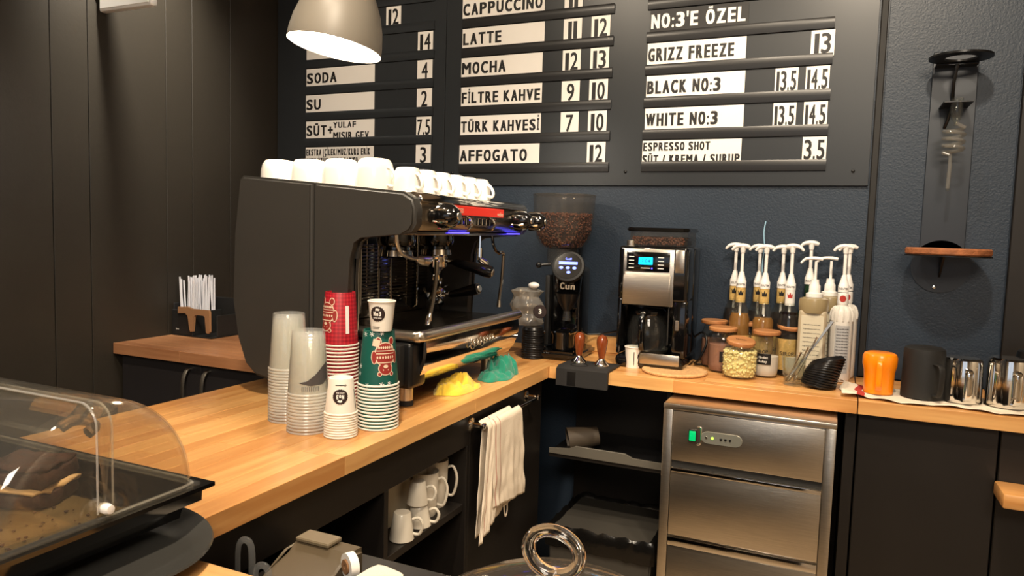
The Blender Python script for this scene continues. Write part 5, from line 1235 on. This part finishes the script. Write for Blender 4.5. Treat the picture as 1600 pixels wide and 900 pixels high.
ncup('upturned espresso cup second in the row, with another on top', -.930, 1.552, .6008, .031, .058, rz=.3)
ncup('espresso cup stacked on the second one', -.932, 1.546, .6595, .028, .060, rz=.3)
ncup('tall mug behind the stacked espresso cups', -.955, 1.622, .6008, .036, .118, True, rz=.3)
ncup('larger grey mug farthest back in the lower niche', -.965, 1.688, .6008, .037, .13, True, rz=.4)

# ================================================================ NEAR COUNTER: platter, pastry case, dome
t = thing('platter', 'dark round serving platter under the pastry case', 'platter', (-.885, .62, .9))
b = BM(); prof = [(0, .003), (.13, .003), (.15, .008), (.178, .020), (.182, .022), (.180, .025), (.172, .023), (.148, .012), (.128, .008), (0, .008)]
lathe(b, prof, 0, 0, 0, seg=56); bmesh.ops.scale(b, vec=(1, .86, 1), verts=b.verts); bmesh.ops.translate(b, vec=(-.905, .625, .9), verts=b.verts); obj('dish', b, mat('platter_slate', (58, 57, 54), .35, coat=.2), t)

cx0, cx1, cy0, cy1, zr = -1.40, -.815, .445, .775, .978     # tray rim outline
t = thing('pastry_case', 'clear roll top pastry case on a black tray', 'display case', ((cx0+cx1)/2, (cy0+cy1)/2, .92))
def ringbox(b, o, i, z0, z1):
    (a0, a1, b0, b1), (c0, c1, d0, d1) = o, i
    V = lambda x, y, z: b.verts.new((x, y, z))
    A = [V(a0, b0, z0), V(a1, b0, z0), V(a1, b1, z0), V(a0, b1, z0)]; B = [V(c0, d0, z1), V(c1, d0, z1), V(c1, d1, z1), V(c0, d1, z1)]
    for k in range(4): b.faces.new((A[k], A[(k+1) % 4], B[(k+1) % 4], B[k]))
    return A, B
b = BM(); S = [(0, zr), (0, zr-.006), (.012, zr-.007), (.013, zr-.026), (.030, zr-.030), (.034, zr-.050), (.048, zr-.053)]
pr_ = None
for (d0, z0), (d1, z1) in zip(S, S[1:]): pr_ = ringbox(b, (cx0+d0, cx1-d0, cy0+d0, cy1-d0), (cx0+d1, cx1-d1, cy0+d1, cy1-d1), z0, z1)
b.faces.new(pr_[1])
for (d0, z0), (d1, z1) in zip([(0, zr), (.026, zr), (.032, zr-.012), (.05, zr-.045)], [(.026, zr), (.032, zr-.012), (.05, zr-.045), (.06, zr-.047)]): pr_ = ringbox(b, (cx0+d0, cx1-d0, cy0+d0, cy1-d0), (cx0+d1, cx1-d1, cy0+d1, cy1-d1), z0, z1)
b.faces.new(pr_[1]); bmesh.ops.remove_doubles(b, verts=b.verts, dist=1e-5); obj('black_tray', b, black_gl, t, .4)
b = BM(); ringbox(b, (cx0+.055, cx1-.055, cy0+.055, cy1-.055), (cx0+.056, cx1-.056, cy0+.056, cy1-.056), zr-.0455, zr-.044); box(b, cx0+.057, cx1-.057, cy0+.057, cy1-.057, zr-.0465, zr-.0435); obj('tray_liner', b, mat('tray_liner', (122, 104, 72), .25, .5, var=.3, vscale=12), t, 0)
# clear roll top: two quarter shells meeting over the hinge
yc, R, ex = (cy0+cy1)/2, .148, cx1-.012
def shell(a0, a1, R, x1, name, rc=.05):
    b = BM(); n = 22; rows = []
    prof = [(x1-rc*(1-math.cos(k*PI/2/8)), R-rc+rc*math.sin(k*PI/2/8)) for k in range(9)][::-1]   # rounded shoulder from top (R) down onto the end wall
    prof = [(cx0+.03, R)]+[(x1-rc+rc*math.sin(k*PI/2/8), R-rc+rc*math.cos(k*PI/2/8)) for k in range(9)]+[(x1, R*.3), (x1, 0.0001)]
    for (x, r) in prof: rows.append([b.verts.new((x, yc+r*math.cos(a0+(a1-a0)*k/n), zr+.003+r*1.0*math.sin(a0+(a1-a0)*k/n))) for k in range(n+1)])
    for r_, q_ in zip(rows, rows[1:]):
        for k in range(n): b.faces.new((r_[k], r_[k+1], q_[k+1], q_[k]))
    o = obj(name, b, clear, t, 1.0); md = o.modifiers.new('s', 'SOLIDIFY'); md.thickness = .002
    return o
shell(0, PI/2+.10, R, ex, 'roll_cover', .03); shell(PI/2-.10, PI, R-.004, ex-.004, 'roll_cover', .03)
for a, off in ((PI/2+.10, 0), (PI/2-.10, -.004)):
    RR = R+off; xx = ex+off; pts = []
    for k in range(9): pts.append((xx-.03+.03*math.sin(k*PI/16), RR-.03+.03*math.cos(k*PI/16)))
    pts = [(cx0+.03, RR)]+pts+[(xx, RR*.05)]
    b = BM(); tube(b, [(x, yc+(.012 if off else -.012), zr+.003+r*.997) for x, r in pts], .0015, 6); obj('cover_edge', b, clear_edge, t)
b = BM(); tube(b, [(cx0+.04, yc+R, zr+.004), (ex-.03, yc+R, zr+.004), (ex-.005, yc+R-.008, zr+.004), (ex, yc+R-.03, zr+.004), (ex, yc, zr+.004)], .0016, 6); obj('cover_edge', b, clear_edge, t)
b = BM(); box(b, cx0+.02, cx1-.006, cy1-.030, cy1-.020, zr+.0005, zr+.006, .002, 2); box(b, cx1-.016, cx1-.006, cy0+.02, cy1-.031, zr+.0005, zr+.006, .002, 2); obj('cover_foot', b, clear, t)
b = BM(); lathe(b, [(0, -.008), (.006, -.008), (.007, -.004), (.007, .004), (.0055, .010), (0, .011)], seg=18, M=Matrix.Translation((ex-.002, yc, zr+.014)) @ Matrix.Rotation(PI/2, 4, 'Y')); obj('hinge', b, white_pl, t)
b = BM(); box(b, ex-.012, ex-.004, yc-.018, yc+.018, zr+.001, zr+.028, .002, 1); obj('hinge_plate', b, clear, t)
b = BM(); a = .30; hy_, hz_ = yc+R*math.cos(a), zr+R*math.sin(a)
for dx in (0, .0): tube(b, [(-1.125, hy_, hz_), (-1.12, hy_+.016, hz_+.008), (-1.095, hy_+.020, hz_+.012), (-1.065, hy_+.016, hz_+.008), (-1.06, hy_, hz_)], .008, 8, smooth=5, flat=1.3)
obj('handle', b, glass, t)
# cakes
def cake(lab, x, y, lx, ly, h, rz, seed):
    o = thing('cake_slice', lab, 'cake', (x, y, zr-.0425), 'chocolate cakes in the pastry case')
    lay = [(0, .36, cake_m, 'sponge'), (.36, .50, cream_m, 'cream_layer'), (.50, .88, cake_m, 'sponge'), (.88, 1.0, cake_m, 'icing')]
    for a, c, m, nm in lay:
        b = BM(); box(b, -lx/2, lx/2, -ly/2, ly/2, a*h, c*h, .004, 2); bmesh.ops.subdivide_edges(b, edges=[e for e in b.edges if e.calc_length() > .02], cuts=5, use_grid_fill=True)
        for v in b.verts:
            n = noise.noise_vector(v.co*45+Vector((seed, 0, a*5))); v.co += n*(.011 if m is cream_m else .008); v.co.z = max(v.co.z, .0005)
            if m is cream_m: v.co.x *= 1.04; v.co.y *= 1.05
        bmesh.ops.rotate(b, cent=(0, 0, 0), matrix=Matrix.Rotation(rz, 3, 'Z'), verts=b.verts); bmesh.ops.translate(b, vec=(x, y, zr-.0425), verts=b.verts)
        ob = obj(nm, b, m, o, 1.2)
cake('dark chocolate cake slice with cream layer, nearest the hinge', -1.085, .675, .10, .085, .062, .35, 1)
cake('dark chocolate cake slice at the left edge of the photo', -1.13, .57, .11, .075, .062, .1, 5)
b = BM()
rnd = random.Random(6)
for k in range(60): ball(b, (-.98+rnd.uniform(-.06, .07), .60+rnd.uniform(-.09, .08), zr-.0415), rnd.uniform(.0008, .003), (1, 1, .6), 1)
tag(obj('cake_crumbs', b, cake_m, loc=(-.98, .6, zr-.043)), 'dark crumbs scattered on the pastry case tray', 'crumbs', kind='stuff')

# glass dome with ring knob
dx_, dy_ = -.222, .615
t = thing('glass_dome', 'glass cake dome with a ring knob at the bottom of the photo', 'cake dome', (dx_, dy_, .9))
b = BM(); lathe(b, [(.150, .0012), (.152, .004), (.150, .03), (.144, .065), (.127, .094), (.096, .112), (.055, .1215), (.02, .125), (0, .1255)], dx_, dy_, .9005, seg=64); obj('dome', b, clear, t)
b = BM(); lathe(b, [(0, .1215), (.013, .1235), (.0095, .128), (.008, .132), (.009, .136), (0, .138)], dx_, dy_, .9005, seg=24); obj('knob_stem', b, glass, t)
b = BM(); Mr = Matrix.Translation((dx_-.008, dy_+.022, 1.0515)) @ Matrix.Rotation(.346, 4, 'Z') @ Matrix.Rotation(.30, 4, 'Y') @ Matrix.Rotation(-1.15, 4, 'X')
tube(b, [Mr @ Vector((.0258*math.cos(2*PI*k/40), 0, .0258*math.sin(2*PI*k/40))) for k in range(40)], .0068, 12, closed=True); obj('ring_knob', b, glass, t)

# ================================================================ LOW SHELF BEHIND THE NEAR COUNTER
b = BM(); box(b, -.866, -.42, .702, 1.06, .745, .765, .002, 1); box(b, -.866, -.85, .702, 1.06, 0, .744, .001, 1); box(b, -.44, -.42, .702, 1.06, 0, .744, .001, 1); tag(obj('low_shelf', b, black_lam, loc=(-.65, .88, 0), smooth=0), 'black low shelf behind the near worktop, holding till things', 'shelf')
def arch(x, y, w_, h_, lab, rz=0):
    b = BM(); M = Matrix.Translation((x, y, .7658)) @ Matrix.Rotation(rz, 4, 'Z')
    tube(b, [M @ Vector(p) for p in ((-w_/2, 0, .005), (-w_/2, 0, h_*.7), (-w_*.36, 0, h_*.93), (0, 0, h_), (w_*.36, 0, h_*.93), (w_/2, 0, h_*.7), (w_/2, 0, .005))], .003, 8, smooth=5, flat=1.8)
    tag(obj('clear_holder', b, clear_rod, loc=(x, y, .7658)), lab, 'holder')
arch(-.845, .865, .024, .082, 'taller clear acrylic arch on the low shelf beside the platter', .3)
arch(-.790, .845, .022, .060, 'shorter clear acrylic arch in front of the card terminal', .3)
t = thing('receipt_printer', 'grey brown till printer box with raised back on the low shelf', 'printer', (-.76, .92, .766))
b = BM(); prism(b, [(.87, .7662), (.99, .7662), (.99, .815), (.955, .818), (.935, .805), (.87, .788)], 0, -.822, -.70, .006, 2); obj('body', b, mat('printer_brown', (84, 72, 54), .4), t)
b = BM(); box(b, -.815, -.745, .950, .988, .8185, .826, .002, 1); obj('lid', b, mat('printer_lid', (110, 98, 78), .35), t)
b = BM(); M = Matrix.Translation((-.685, .93, .8125)) @ Matrix.Rotation(-.5, 4, 'Z') @ Matrix.Rotation(PI/2, 4, 'X')
lathe(b, [(.012, -.007), (.021, -.007), (.021, .007), (.012, .007), (.012, -.007)], seg=32, M=M); tr = thing('tape_roll', 'white tape roll standing behind the till printer', 'tape', (-.685, .93, .766)); obj('tape', b, white_pl, tr)
b = BM(); lathe(b, [(.004, -.010), (.0115, -.010), (.0115, .010), (.004, .010), (.004, -.01)], seg=24, M=M); obj('core', b, kraft, tr)
b = BM(); box(b, -.692, -.672, .92, .945, .7662, .790, .002, 1); obj('stand', b, black_pl, tr)
b = BM(); box(b, -.655, -.56, .88, .965, .7662, .798, .004, 2); tag(obj('black_case', b, black_matte, loc=(-.605, .92, .766)), 'small black case under the folded white cloth on the low shelf', 'case')
b = BM(); pts = [(-.662, .90), (-.655, .965), (-.60, .955), (-.565, .90), (-.585, .875), (-.63, .885)]
prism(b, pts, 2, .799, .809, .003, 2); bmesh.ops.subdivide_edges(b, edges=b.edges, cuts=2, use_grid_fill=True)
for v in b.verts: v.co.z += .003*noise.noise(v.co*40)+.001
tag(obj('folded_napkin', b, linen, loc=(-.61, .92, .799)), 'folded white napkin at the bottom of the photo', 'napkin')
